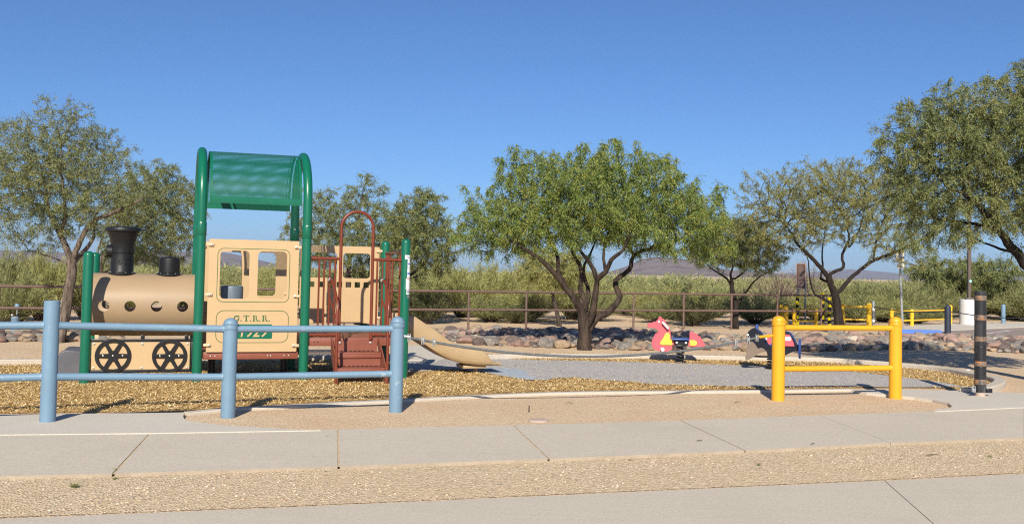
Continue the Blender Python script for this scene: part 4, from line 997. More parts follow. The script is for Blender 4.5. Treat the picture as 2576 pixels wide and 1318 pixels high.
# notice board on two legs
g = G(2016, 815); hb0, hb1 = AT(2016, 725.5, g.y).z, AT(2016, 663, g.y).z
nb_ = empty('notice_board', g, R_(-58)); tag(nb_, 'tall narrow brown notice board on grey metal legs behind the fence', 'sign')
brd = MB().box((0, -.03, (hb0 + hb1) / 2), (.40, .02, hb1 - hb0)).build('board', M['rustboard'], nb_)
plate('frame', [[(-.21, hb0 - .01), (.21, hb0 - .01), (.21, hb1 + .01), (-.21, hb1 + .01)], [(-.18, hb0 + .02), (.18, hb0 + .02), (.18, hb1 - .02), (-.18, hb1 - .02)]], .03, M['tanline'], nb_, 0, 'xz', -.03)
rr_ = random.Random(4); z = hb1 - .07; ln = MB()
while z < hb1 - .03 and z > hb0 + .05:
    wd = rr_.uniform(.14, .30); ln.box((rr_.uniform(-.02, .02), -.042, z), (wd, .004, .010)); z -= .034
ln.build('text_line', M['tanline'], brd, False)
for x, top in ((-.16, hb0 + .1), (.16, hb1 - .18)): MB().box((x, 0, top / 2 - .1), (.05, .03, top + .2)).build('leg', M['galv'], nb_)
# leaning accessible-parking sign
g = G(2272, 838); top = AT(2263, 640, g.y); v = top - g
ps_ = empty('parking_sign', g); tag(ps_, 'leaning grey pole carrying a cream and blue accessible parking sign', 'sign')
MB().tube([Vector((0, 0, -.2)), v * .98], .036, 8).build('pole', M['galv'], ps_)
dz = v.normalized()
def onp(y): return (AT(2263 + (y - 640) * .045, y, g.y) - g)
for y0, y1, wd in ((630, 661, .22), (663.5, 675.5, .21)):
    a_, b_ = onp(y1), onp(y0); c_ = (a_ + b_) / 2; h = (b_ - a_).length
    p_ = plate('sign_plate', [rrect(-wd / 2 - .0, -h / 2, wd / 2, h / 2, .015, 3)], .006, M['creamsign'], ps_, 0, 'xz', -.045)
    p_.location = c_; p_.rotation_euler = (0, .045, 0)
    if y0 == 630:
        q_ = plate('symbol_panel', [rrect(-.05, -.03, .06, .14, .01, 3)], .004, M['signblue'], p_, 0, 'xz', -.050)
        plate('wheelchair_symbol', [circ(-.0, .015, .030, 16), circ(0, .015, .020, 16)], .003, M['white'], p_, 0, 'xz', -.0535)
        plate('wheelchair_symbol', [[(-.012, .05), (-.002, .05), (.0, .08), (.02, .08), (.02, .088), (0, .088), (-.002, .105), (-.014, .105)]], .003, M['white'], p_, 0, 'xz', -.0532)
        for qx, qz, w_ in ((-.05, -.07, .035), (-.005, -.065, .04), (.045, -.075, .03), (-.02, -.115, .05)): MB().box((qx, -.049, qz), (w_, .004, .014)).build('lettering', M['sgrey'], p_, False)
    else:
        for qx, qz, w_ in ((0, .012, .05), (0, -.025, .12)): MB().box((qx, -.049, qz), (w_, .004, .012)).build('lettering', M['sgrey'], p_, False)
# light pole on a white base
g = G(2438, 818); hb = AT(2438, 753, g.y).z
lp = empty('light_pole', g); tag(lp, 'slim brown light pole on a thick white cylinder base in the parking lot', 'lamp post')
MB().lathe([(.32, -.1), (.32, hb - .01), (.31, hb), (.003, hb)], (0, 0, 0), 32).build('base', M['whitebase'], lp)
pl_ = MB().box((0, 0, hb + 2.6), (.105, .105, 5.2), 0, .008).build('pole', M['lightpole'], lp)
MB().box((0, 0, hb + .03), (.26, .26, .06), 0, .01).build('base_cover', M['lightpole'], lp)
zc = AT(2438, 707, g.y).z
td = MB().lathe([(.055, 0), (.055, -.006)], (.02, -.054, zc), 16, 'y').build('tag_disc', M['teal'], lp)
plate('tag_mark', [circ(.02, zc, .035, 14), circ(.02, zc, .018, 14)], .004, M['white'], td, 0, 'xz', -.061)
MB().box((0, -.5, hb + 5.15), (.3, .7, .12), 0, .02).build('lamp_head', M['lightpole'], lp)
# dark bollards with a chain-like cable round the lot
nv, gnv, hnv = small_post('dark_bollard', 'dark navy bollard in front of the far yellow barrier at the parking lot edge', 2384, 839, 767, .09, M['navypost'], 'bollard')
tb = G(2197, 820); tbh = AT(2197, 757, tb.y).z
to = empty('taped_post', tb); tag(to, 'thin grey post wrapped in tattered tape right of the shaded yellow barrier', 'post')
MB().lathe([(.045, -.1), (.045, tbh)], (0, 0, 0), 12).build('pipe', M['galv'], to)
for q in range(4): MB().lathe([(.047, tbh * (.16 + .22 * q)), (.052, tbh * (.18 + .22 * q)), (.050, tbh * (.25 + .22 * q)), (.047, tbh * (.27 + .22 * q))], (0, 0, 0), 12).build('tape_wrap', M['sgrey'] if q % 2 else M['sticker'], to)
small_post('blue_post', 'slim blue post at the far edge of the parking lot on the right', 2524, 815, 765, .075, M['blue'], 'post')
pa = tb + Vector((0, -.05, AT(2190, 771, tb.y).z)); pb = gnv + Vector((0, 0, AT(2384, 782, gnv.y).z)); pc_ = G(2700, 842) + Vector((0, 0, .62))
dc = MB()
for u_, v_, sag in ((pa, pb, .10), (pb, pc_, .16)):
    dc.tube([u_.lerp(v_, t / 24) - Vector((0, 0, sag * (1 - (2 * t / 24 - 1) ** 2))) for t in range(25)], .014, 6)
tag(dc.build('lot_cable', M['darkcable'], None), 'thin dark cable sagging between the dark bollard and the taped post by the parking lot', 'cable')
g = G(2316, 839)
ws = MB().sheet([(-.62, -.09), (.60, -.06), (.62, .09), (-.6, .06)], .11, .11).build('wheel_stop', M['bluestop'], None, False)
bmx = bmesh.new(); bmx.from_mesh(ws.data)
for v_ in bmx.verts:
    if v_.co.z > .05: v_.co.y *= .6; v_.co.x *= .97
bmx.to_mesh(ws.data); bmx.free()
ws.location = (g.x, g.y, .0); ws.rotation_euler = (0, 0, R_(-3)); tag(ws, 'chipped bright blue wheel stop lying at the edge of the parking lot', 'wheel stop')
# blue capped pipe at far left
g = G(37, 836); hv = AT(37, 796, g.y).z
vp = empty('valve_pipe', g); tag(vp, 'short blue pipe with a small pale valve on top beside the fence at far left', 'pipe')
MB().lathe([(.085, -.1), (.085, hv - .05), (.088, hv - .045), (.088, hv - .02)], (0, 0, 0), 18).build('pipe', M['blue'], vp)
MB().lathe([(.08, hv - .03), (.08, hv), (.07, hv + .005), (.003, hv + .005)], (0, 0, 0), 18).build('cap', M['galv'], vp)
MB().tube([(-.07, 0, hv), (-.075, 0, hv + .05)], .02, 6).build('tab', M['white'], vp)
MB().tube([(.03, 0, hv), (.035, 0, hv + .20)], .012, 6).build('stem', M['galv'], vp)
MB().lathe([(.003, .18), (.05, .19), (.055, .24), (.04, .28), (.003, .285)], (.035, 0, hv), 12).build('valve_head', M['blue'], vp)

# ------------------------------------------------------------------ small things on the ground
g = G(1355, 1059)
ld = MB().lathe([(.112, -.02), (.112, .012), (.105, .018), (.003, .019)], (0, 0, 0), 26).build('concrete_lid', M['lid'], None); ld.location = g; ld.scale = (1, .9, 1); tag(ld, 'round pinkish concrete lid lying in the gravel at the sidewalk edge', 'lid')
g = G(1330, 1036)
stk = MB().tube([(0, 0, -.05), (.004, 0, .075)], .006, 6).build('garden_stake', M['blackmetal'], None); stk.location = g; tag(stk, 'little black stake sticking up from the gravel behind the concrete lid', 'stake')
def twig(x, y, L, a, label, z=.006):
    pts = [(L * (t - .5), .02 * math.sin(t * 5 + x) * L * 3, .004 + .01 * math.sin(t * 3.1)) for t in [q / 6 for q in range(7)]]
    o = MB().tube(pts, [.002, .003, .004, .004, .003, .003, .001], 5).build('twig', M['twig'], None); o.location = G(x, y, z); o.rotation_euler = (0, 0, a); tag(o, label, 'twig', 'twigs on the ground')
twig(2085, 1248 - 0, .0 + .13, .1, 'thin dark twig on the gravel strip toward the right edge') if False else None
twig(2570 * .8587 + 140, 1146, .15, .15, 'thin dark twig lying on the gravel strip near the right edge')
twig(1432, 1015, .10, -.4, 'small dark twig lying on the dirt left of the black stake')
twig(1855, 1013, .10, .5, 'small crooked twig on the dirt before the yellow railing')
twig(2045, 1118, .06, .5, 'short twig lying on the sidewalk slab right of centre', ZS + .004)
twig(1760, 1110, .06, .3, 'tiny dark twig on the sidewalk in the middle of a slab', ZS + .004)
twig(1075, 1268, .09, .8, 'dark twig on the gravel strip right of centre', .006) if False else None
lt = MB().add([(0, 0, .0), (.10, .01, .01), (.09, .05, .035), (.01, .045, .02), (.0, 0, .004), (.10, .01, .014), (.09, .05, .039), (.01, .045, .024)], [(3, 2, 1, 0), (4, 5, 6, 7), (0, 1, 5, 4), (1, 2, 6, 5), (2, 3, 7, 6), (3, 0, 4, 7)]).build('paper_scrap', M['litter'], None, False); lt.location = G(2428, 935, .015); tag(lt, 'crumpled white paper scrap on the wood chips at the right end', 'litter')
def weed(x, y, s_, label, seed):
    r = np.random.default_rng(seed); n = 60
    a = r.uniform(0, 6.28, n); el = r.uniform(.1, 1.1, n); l = s_ * r.uniform(.5, 1, n)
    d = np.stack([np.cos(a) * np.cos(el), np.sin(a) * np.cos(el), np.sin(el)], 1); p0 = r.normal(0, s_ * .25, (n, 3)); p0[:, 2] = .003
    sd = np.stack([-np.sin(a), np.cos(a), np.zeros(n)], 1) * s_ * .09
    V = np.stack([p0 - sd, p0 + sd, p0 + d * l[:, None] + sd * .3, p0 + d * l[:, None] - sd * .3], 1).reshape(-1, 3)
    o = npmesh('weed', V, np.arange(4 * n).reshape(-1, 4), M['shrub_b']); o.location = G(x, y); tag(o, label, 'weed', 'little weeds on the gravel strip')
weed(188, 1226, .05, 'small olive weed in the gravel near the left edge', 1); weed(290, 1190, .045, 'dark weed growing at the sidewalk joint on the left', 2); weed(289, 1206, .028, 'tiny green weed just below the joint weed on the left', 3)
weed(1445, 1345 * .0 + 1229, .026, 'tiny green weed in the middle of the gravel strip', 4) if False else None
weed(1908, 1171, .03, 'tiny yellowish weed below the sidewalk edge right of centre', 5); weed(2490, 1150, .03, 'tiny yellow weed in the gravel at far right', 6)

# ------------------------------------------------------------------ river rocks: each of the nearer ones is its own thing
def rock_mesh(seed, m, name='river_rock'):
    bm = bmesh.new(); bmesh.ops.create_icosphere(bm, subdivisions=3, radius=1)
    rr2 = random.Random(seed * 13 + 5); cuts = [(Vector((rr2.gauss(0, 1), rr2.gauss(0, 1), rr2.gauss(0, .8))).normalized(), rr2.uniform(.62, .86)) for _ in range(9)]
    for v_ in bm.verts:
        p = v_.co.copy(); d = noise.fractal(p * .75 + Vector((seed * 7.3, seed, 2)), 1, 2, 3) * .30 + noise.noise(p * 1.7 + Vector((seed, 0, seed * 3))) * .12
        q_ = p * (1 + d)
        for n_, lim in cuts:
            e_ = q_.dot(n_) - lim
            if e_ > 0: q_ -= n_ * e_ * .85
        v_.co = q_; v_.co.z = v_.co.z * .64 if v_.co.z > 0 else v_.co.z * .5
    me = bpy.data.meshes.new(name); bm.to_mesh(me); bm.free(); me.materials.append(m); me.shade_smooth(); me.set_sharp_from_angle(angle=R_(28)); return me
RM = [[rock_mesh(s_ + 11 * ci, m) for s_ in range(4)] for ci, (cn, m) in enumerate(ROCKC)]
rk = random.Random(21)
band = [(1078, 846), (1100, 838), (1190, 833), (1300, 832), (1560, 834), (1700, 838), (1790, 848), (1900, 850), (2010, 847), (2140, 846), (2260, 846), (2380, 850), (2480, 852), (2620, 858), (2700, 892), (2576, 890), (2480, 884), (2380, 880), (2250, 880), (2110, 883), (2020, 884), (1900, 885), (1800, 881), (1690, 882), (1560, 881), (1500, 877), (1400, 876), (1300, 872), (1200, 868), (1120, 856)]
bandL = [(-80, 846), (0, 842), (60, 841), (140, 843), (225, 845), (300, 846), (300, 862), (225, 861), (140, 859), (60, 860), (0, 861), (-80, 863)]
placed = []
def seg(x):
    for lim, t in ((420, 'behind the blue railing at far left'), (1240, 'beside the slide'), (1420, 'between the slide and the big mesquite trunk'), (1560, 'at the foot of the big mesquite trunk'), (1720, 'behind the red seahorse rider'), (1900, 'between the two spring riders'), (2080, 'right behind the whale rider'), (2250, 'seen through the near yellow railing'), (2440, 'right of the near yellow railing'), (9e9, 'around and right of the black bollard')):
        if x < lim: return t
cand = []
for poly, N in ((band, 16000), (bandL, 3000)):
    A = [G(x, y) for x, y in poly]; x0, x1 = min(p.x for p in A), max(p.x for p in A); y0, y1 = min(p.y for p in A), max(p.y for p in A)
    Pq = np.array([(rk.uniform(x0, x1), rk.uniform(y0, y1), 0) for _ in range(N)]); px, py = PROJ(Pq)
    for q, ok in enumerate(inpoly(px, py, poly)):
        if ok: cand.append((Pq[q][0], Pq[q][1], px[q], py[q]))
cells = {}
def fits(x, y, r):
    for i in range(int(x) - 1, int(x) + 2):
        for j in range(int(y) - 1, int(y) + 2):
            for (a_, b_, c_) in cells.get((i, j), ()):
                if (a_ - x) ** 2 + (b_ - y) ** 2 < (.80 * (r + c_)) ** 2: return False
    return True
tp = G(1470, 880); lp0 = G(147, 862)
for x, y, px, py in cand:
    r = min(.20, max(.062, rk.lognormvariate(math.log(.115), .35)))
    if (x - tp.x) ** 2 + (y - tp.y) ** 2 < (.17 + r) ** 2 or (x - lp0.x) ** 2 + (y - lp0.y) ** 2 < (.14 + r) ** 2: continue
    if fits(x, y, r):
        cells.setdefault((int(x), int(y)), []).append((x, y, r)); placed.append((x, y, r, px, py))
placed.sort(key=lambda q: (q[1] - .25 * q[2]) - (2.0 if q[0] < -5 else 0))
vis = [q for q in placed if -30 < q[3] < 2610]
own = sorted(vis, key=lambda q: q[1] - 14 * q[2])[:290]; ownset = set(id(q) for q in own)
rest = MB(); rmi = []
for q in placed:
    x, y, r, px, py = q
    ci = rk.choices(range(5), (32, 26, 20, 18, 4))[0]; me = RM[ci][rk.randrange(4)]
    M4 = Matrix.Translation((x, y, r * .34)) @ Matrix.Rotation(rk.uniform(-.25, .25), 4, 'X') @ Matrix.Rotation(rk.uniform(0, 6.28), 4, 'Z') @ Matrix.Diagonal((r * rk.uniform(1.0, 1.35), r * rk.uniform(.8, 1.0), r * rk.uniform(.85, 1.2), 1))
    if id(q) in ownset:
        o = bpy.data.objects.new('river_rock', me); COL.objects.link(o); o.matrix_world = M4
        size = 'large ' if r > .14 else ('small ' if r < .09 else '')
        lab = f'{size}{ROCKC[ci][0]} river rock {seg(px)}'
        tag(o, lab, 'rock', 'river rocks in the dry rock band')
    else:
        rest.add([M4 @ v_.co for v_ in me.vertices], [tuple(f.vertices) for f in me.polygons]); rmi += [ci] * len(me.polygons)
if rest.v:
    rf_ = struct(rest.build('rock_fill', [q[1] for q in ROCKC], None, True, 28), 'stuff'); rf_.data.polygons.foreach_set('material_index', rmi)
# ------------------------------------------------------------------ trees
def grow(seed, limbs, blobs, natt, step=.11, di=1.0, dk=.20, iters=80, clump=.28, nclump=None, tip=.0032, exp_=2.3, droop=0.0, wander=.25):
    r = np.random.default_rng(seed)
    pos = []; par = []; rmin = []
    for li, (pts, r0, r1) in enumerate(limbs):
        cp = catmull(pts, step); L = len(cp)
        if li == 0: prev = -1
        else:
            d = [(Vector(p) - cp[0]).length for p in pos]; prev = int(np.argmin(d)); cp = cp[1:] if d[prev] < step else cp
        for i, p in enumerate(cp):
            q = Vector(p) + Vector(r.normal(0, .006, 3)); pos.append(q); par.append(prev); rmin.append(r0 + (r1 - r0) * i / max(1, len(cp) - 1)); prev = len(pos) - 1
    nlimb = len(pos)
    # attraction points in clumps inside the crown
    vol = np.array([b[1][0] * b[1][1] * b[1][2] * (b[2] if len(b) > 2 else 1) for b in blobs]); vol /= vol.sum()
    nclump = nclump or natt // 9
    C = []
    while len(C) < nclump:
        b = blobs[r.choice(len(blobs), p=vol)]; u = r.normal(size=3); u /= np.linalg.norm(u); u *= r.random() ** (1 / 3.2)
        C.append(np.array(b[0]) + u * np.array(b[1]))
    C = np.array(C); A = C[r.integers(0, nclump, natt)] + r.normal(0, clump, (natt, 3))
    ins = np.zeros(len(A), bool); slack = (1.0 + .42 * r.random(len(A)) ** 5) ** 2
    for b in blobs: ins |= (((A - np.array(b[0])) / np.array(b[1])) ** 2).sum(1) < slack
    A = A[ins]
    zmin = min(b[0][2] - b[1][2] for b in blobs); A = A[A[:, 2] > zmin - .15]
    alive = np.ones(len(A), bool)
    for it in range(iters):
        kd = KDTree(len(pos))
        for i, p in enumerate(pos): kd.insert(p, i)
        kd.balance()
        acc = {}; dd = di if it > 4 else 2.5
        for k in np.nonzero(alive)[0]:
            co_, i, d = kd.find(A[k])
            if d < dk: alive[k] = False; continue
            if d < dd and (it < 8 or True):
                v = (Vector(A[k]) - co_) / d; acc[i] = acc.get(i, Vector((0, 0, 0))) + v
        if not acc: break
        new = 0
        for i, v in acc.items():
            if v.length < 1e-4: continue
            fwd = (pos[i] - pos[par[i]]).normalized() if par[i] >= 0 else Vector((0, 0, 1))
            v = v.normalized() + fwd * .35 + Vector(r.normal(0, wander, 3)) + Vector((0, 0, -droop)); v.normalize()
            p = pos[i] + v * step
            pos.append(p); par.append(i); rmin.append(0); new += 1
        if not alive.any(): break
    n = len(pos); ch = [[] for _ in range(n)]
    for i in range(n):
        if par[i] >= 0: ch[par[i]].append(i)
    rad = [0.0] * n
    order = sorted(range(n), key=lambda i: i, reverse=True)
    for i in order:
        s_ = sum(rad[c] ** exp_ for c in ch[i]); rad[i] = max(tip, s_ ** (1 / exp_)) if not rmin[i] else max(rmin[i], tip)
    # keep thin growth on limbs from exceeding the limb itself
    for i in range(n):
        if par[i] >= 0: rad[i] = min(rad[i], rad[par[i]])
    return pos, par, ch, rad, nlimb

def skin(pos, par, ch, rad, minr=0.0):
    "tapered tubes along every chain of the skeleton"
    mb = MB(); n = len(pos)
    starts = [i for i in range(n) if par[i] < 0]
    stack = [(s_, None) for s_ in starts]
    while stack:
        i, frm = stack.pop(); chain = [] if frm is None else [frm]
        while True:
            chain.append(i)
            if not ch[i]: break
            kids = sorted(ch[i], key=lambda c: -rad[c])
            for c in kids[1:]: stack.append((c, i))
            i = kids[0]
        if len(chain) < 2: continue
        rr = [rad[c] for c in chain]
        if frm is not None: rr[0] = rr[1]
        mx = max(rr)
        if mx < minr: continue
        k = 12 if mx > .05 else (7 if mx > .02 else (5 if mx > .008 else 3))
        mb.tube([pos[c] for c in chain], rr, k, cap=False)
    return mb

def fronds(seed, pos, par, ch, rad, thr, N, FL, nl, ll, lw, droop, spread):
    "feathery compound leaves: a short drooping stalk set with paired leaflets (each leaflet its own little face)"
    r = np.random.default_rng(seed)
    idx = [i for i in range(len(pos)) if rad[i] < thr and par[i] >= 0]
    P = np.array([pos[i] for i in idx]); Q = np.array([pos[par[i]] for i in idx]); D = P - Q
    tw = np.array([2.2 if not ch[i] else 1.0 for i in idx]); tw /= tw.sum()
    s_ = r.choice(len(idx), N, p=tw); B = Q[s_] + (P[s_] - Q[s_]) * r.random(N)[:, None]
    d = D[s_]; d /= np.linalg.norm(d, axis=1)[:, None] + 1e-9
    d = d * .55 + r.normal(0, spread, (N, 3)) + np.array([0, 0, -droop]); d /= np.linalg.norm(d, axis=1)[:, None] + 1e-9
    fl = r.uniform(*FL, N)[:, None]; sd = np.cross(d, r.normal(size=(N, 3))); sd /= np.linalg.norm(sd, axis=1)[:, None] + 1e-9
    out = []
    for k in range(nl):
        t = (k + .6) / nl
        c = B + d * fl * t + np.array([0, 0, -1.0]) * fl * droop * .7 * t * t
        e = d * .55 + sd * (.8 if k % 2 else -.8) + np.array([0, 0, -.55 * droop]) + r.normal(0, .25, (N, 3)); e /= np.linalg.norm(e, axis=1)[:, None] + 1e-9
        l = r.uniform(*ll, N)[:, None] * (1.1 - .35 * t); w_ = r.uniform(*lw, N)[:, None]
        q = np.cross(e, d + r.normal(0, .5, (N, 3))); q /= np.linalg.norm(q, axis=1)[:, None] + 1e-9
        out.append(np.stack([c, c + e * l * .45 + q * w_ * .5, c + e * l, c + e * l * .45 - q * w_ * .5], 1))
    return np.concatenate(out).reshape(-1, 3), N * nl

def tree(name, base, label, limbs, blobs, natt, leaf, bark, seed, N, FL=(.10, .20), nl=9, ll=(.03, .055), lw=(.010, .016), droop=.5, spread=.5, thr=.012, step=.10, clump=.30, dk=.14, wander=.25, di=1.0, group=None, tip=.0028, nclump=None):
    pos, par, ch, rad, _ = grow(seed, limbs, blobs, natt, step=step, dk=dk, clump=clump, wander=wander, di=di, tip=tip, nclump=nclump)
    b = Vector(base); pos = [p - b for p in pos]
    root = empty(name, b); tag(root, label, 'tree', group)
    skin(pos, par, ch, rad).build('trunk', bark, root, True, 0)
    V, n = fronds(seed + 1, pos, par, ch, rad, thr, N, FL, nl, ll, lw, droop, spread)
    npmesh('crown', V, np.arange(4 * n).reshape(-1, 4), leaf, root)
    print('TREE', label[:30], 'nodes', len(pos), 'blades', n, flush=True)
    return root

def LP(pts, D, dy=None, root=None):
    "limb points given where the photo shows them, at distance D plus a growing offset in depth"
    n = len(pts); out = []
    for i, (x, y) in enumerate(pts):
        o = 0 if dy is None else dy * (i / max(1, n - 1))
        out.append(AT(x, y, D + o))
    return out
def blob(x, y, D, rx, ry, rd, wt=1.0):
    k = D / FPX; c = AT(x, y, D); return (tuple(c), (rx * k, rd, ry * k), wt)
z = lambda a, b: (1030.4 + .2667 * a, 618 + .2667 * b)

# the big mesquite in the middle
D = G(1470, 880).y
limbs = [
    ([AT(1469, 886, D)] + LP([z(1650, 960), z(1650, 860), z(1648, 770), z(1640, 690)], D), .165, .115),
    (LP([z(1640, 690), z(1590, 560), z(1480, 400), z(1370, 265), z(1230, 125), z(1090, 30), z(930, -60)], D, -.7), .085, .022),
    (LP([z(1470, 395), z(1405, 240), z(1395, 100), z(1340, -30), z(1280, -200)], D - .2, .9), .055, .018),
    (LP([z(1645, 660), z(1660, 540), z(1612, 420), z(1622, 240), z(1565, 110), z(1500, -40), z(1480, -220)], D, .7), .065, .016),
    (LP([z(1640, 600), z(1690, 470), z(1660, 330), z(1640, 210), z(1700, 90), z(1760, -60)], D + .1, 1.1), .05, .016),
    (LP([z(1650, 800), z(1710, 680), z(1750, 480), z(1762, 325), z(1710, 180), z(1610, 50), z(1560, -120)], D, -.6), .085, .02),
    (LP([z(1762, 325), z(1850, 250), z(1905, 130), z(2010, 40), z(2080, -120)], D - .4, -.5), .055, .018),
    (LP([z(1850, 250), z(1830, 120), z(1845, -20), z(1900, -200)], D - .4, .3), .035, .014),
    (LP([z(1690, 800), z(1760, 690), z(1900, 600), z(1980, 480), z(1940, 335), z(2070, 230), z(2110, 100), z(2250, 30), z(2390, 0), z(2560, -60)], D, .5), .075, .022),
    (LP([z(2110, 100), z(2070, -30), z(2100, -180)], D + .3, .5), .03, .014),
]
bl = [blob(1500, 495, D, 225, 118, 1.25, 1.2), blob(1300, 540, D, 140, 95, 1.1), blob(1690, 540, D, 130, 105, 1.1), blob(1560, 430, D, 150, 80, .9), blob(1350, 430, D, 110, 62, .8, .9), blob(1205, 575, D, 78, 66, .8), blob(1785, 560, D + .3, 62, 92, .7, 1.0), blob(1150, 560, D, 40, 40, .5, .8), blob(1290, 395, D, 45, 45, .4, .7), blob(1500, 570, D, 240, 45, 1.2, 1.0), blob(1650, 420, D, 60, 55, .6, .7)]
tree('mesquite_tree', G(1470, 882), 'big dense green mesquite with several twisting dark limbs standing before the rock band', limbs, bl, 4200, M['leaf_main'], M['bark'], 3, 19500, FL=(.10, .21), nl=9, ll=(.035, .062), lw=(.014, .022), droop=.75, spread=.5, clump=.26, dk=.13)

# left mesquite leaning behind the blue post
D = G(147, 862).y
limbs = [
    ([AT(146, 868, D)] + LP([(150, 850), (160, 805), (168, 770), (176, 720), (181, 680), (180, 650)], D), .11, .085),
    (LP([(180, 650), (166, 622), (152, 592), (138, 560), (122, 532), (118, 500), (110, 450)], D, .3), .065, .02),
    (LP([(152, 592), (160, 560), (163, 530), (160, 480), (150, 420)], D + .1, -.4), .04, .015),
    (LP([(181, 655), (196, 620), (212, 585), (232, 556), (262, 545), (300, 530), (360, 500)], D, -.5), .06, .018),
    (LP([(185, 660), (208, 635), (232, 605), (238, 570), (240, 540)], D + .1, .6), .055, .015),
    (LP([(178, 668), (150, 655), (110, 640), (70, 628)], D, .5), .022, .01),
]
bl = [blob(130, 420, D, 165, 130, 1.3), blob(90, 520, D, 140, 95, 1.2), blob(270, 500, D, 110, 90, 1.0), blob(150, 302, D, 85, 62, .7, .8), blob(10, 420, D, 90, 120, 1.0), blob(250, 385, D, 100, 65, .8, .8)]
tree('mesquite_tree', G(147, 864), 'olive green mesquite with grey leaning trunk at far left behind the blue railing', limbs, bl, 3600, M['leaf_olive'], M['bark_grey'], 11, 10500, FL=(.10, .19), nl=8, ll=(.032, .06), lw=(.011, .018), droop=.2, spread=.6, clump=.26, dk=.13, wander=.3)
# tree behind the chimney
D = 24.5
limbs = [([AT(262, 836, D)] + LP([(258, 760), (252, 690), (262, 640)], D), .075, .055), (LP([(262, 640), (300, 600), (345, 570), (390, 540), (420, 490)], D, .3), .045, .015), (LP([(258, 690), (300, 660), (350, 640), (400, 630)], D, -.4), .03, .01), (LP([(255, 700), (245, 640), (270, 570), (300, 500)], D, .5), .035, .012)]
bl = [blob(390, 520, D, 105, 105, 1.2), blob(430, 600, D, 85, 55, .9), blob(310, 590, D, 70, 70, 1.0), blob(370, 440, D, 60, 40, .7, .8), blob(330, 640, D, 90, 30, .9, .7)]
tree('mesquite_tree', (AT(262, 836, D).x, D, 0), 'olive green mesquite whose crown hangs behind the black train chimney', limbs, bl, 1900, M['leaf_olive'], M['bark_grey'], 23, 7800, FL=(.11, .21), nl=8, ll=(.038, .066), lw=(.013, .021), droop=.3, spread=.6, clump=.26, dk=.15)
# two trees behind the structure
D = 31.0
limbs = [([AT(880, 812, D)] + LP([(882, 760), (876, 700), (880, 650)], D), .085, .06), (LP([(880, 650), (850, 600), (820, 550), (800, 500)], D, .4), .04, .012), (LP([(880, 650), (900, 590), (905, 530), (915, 470)], D, -.4), .045, .012), (LP([(878, 690), (930, 650), (960, 600), (980, 560)], D, .3), .035, .012), (LP([(880, 670), (820, 640), (760, 600), (720, 570)], D, -.3), .032, .01)]
bl = [blob(880, 580, D, 130, 100, 1.5), blob(915, 490, D, 58, 58, .8), blob(800, 560, D, 80, 85, 1.2), blob(960, 600, D, 75, 80, 1.2), blob(735, 610, D, 55, 45, .8, .8), blob(815, 640, D, 120, 40, 1.2, .7)]
tree('mesquite_tree', (AT(880, 812, D).x, D, 0), 'olive mesquite standing behind the cab and the brown entry hoop', limbs, bl, 1900, M['leaf_olive'], M['bark_far'], 31, 6800, FL=(.13, .24), nl=8, ll=(.045, .08), lw=(.017, .027), droop=.25, spread=.6, step=.13, clump=.30, dk=.18, di=1.3)
D = 28.5
limbs = [([AT(1008, 835, D)] + LP([(1010, 790), (1012, 740), (1022, 700)], D), .085, .06), (LP([(1022, 700), (1060, 668), (1085, 640), (1120, 622)], D, .4), .042, .012), (LP([(1022, 705), (1060, 690), (1100, 668)], D, -.3), .03, .01), (LP([(1020, 700), (1035, 640), (1050, 580), (1062, 510)], D, -.4), .05, .012), (LP([(1015, 720), (1000, 650), (990, 600)], D, .4), .035, .012)]
bl = [blob(1055, 570, D, 82, 92, 1.2), blob(1060, 500, D, 48, 36, .7), blob(1090, 650, D, 55, 48, .8, .9), blob(1000, 620, D, 55, 60, .9), blob(1120, 600, D, 36, 50, .7, .8), blob(1075, 715, D, 30, 18, .5, .6)]
tree('mesquite_tree', (AT(1008, 835, D).x, D, 0), 'dark olive mesquite right behind the green post with the stickers', limbs, bl, 1600, M['leaf_dark'], M['bark_dark'], 37, 6200, FL=(.12, .22), nl=8, ll=(.042, .075), lw=(.016, .025), droop=.3, spread=.6, step=.12, clump=.28, dk=.17, di=1.2)
# small yellowish tree behind the fence left of the big mesquite
D = 29.5
limbs = [([AT(1409, 826, D)] + LP([(1402, 790), (1393, 755), (1386, 730)], D), .07, .05), (LP([(1386, 730), (1375, 700), (1350, 670), (1335, 650)], D, .3), .03, .01), (LP([(1388, 735), (1410, 710), (1430, 690), (1440, 660)], D, -.3), .03, .01)]
bl = [blob(1385, 680, D, 78, 48, 1.0), blob(1350, 650, D, 45, 30, .7), blob(1430, 670, D, 40, 40, .7)]
tree('palo_verde_tree', (AT(1409, 826, D).x, D, 0), 'small yellow green tree with a reddish trunk behind the fence left of the big mesquite', limbs, bl, 800, M['shrub_a'], M['bark_far'], 41, 4200, FL=(.12, .22), nl=8, ll=(.04, .07), lw=(.014, .022), droop=.3, spread=.6, step=.12, clump=.26, dk=.17)
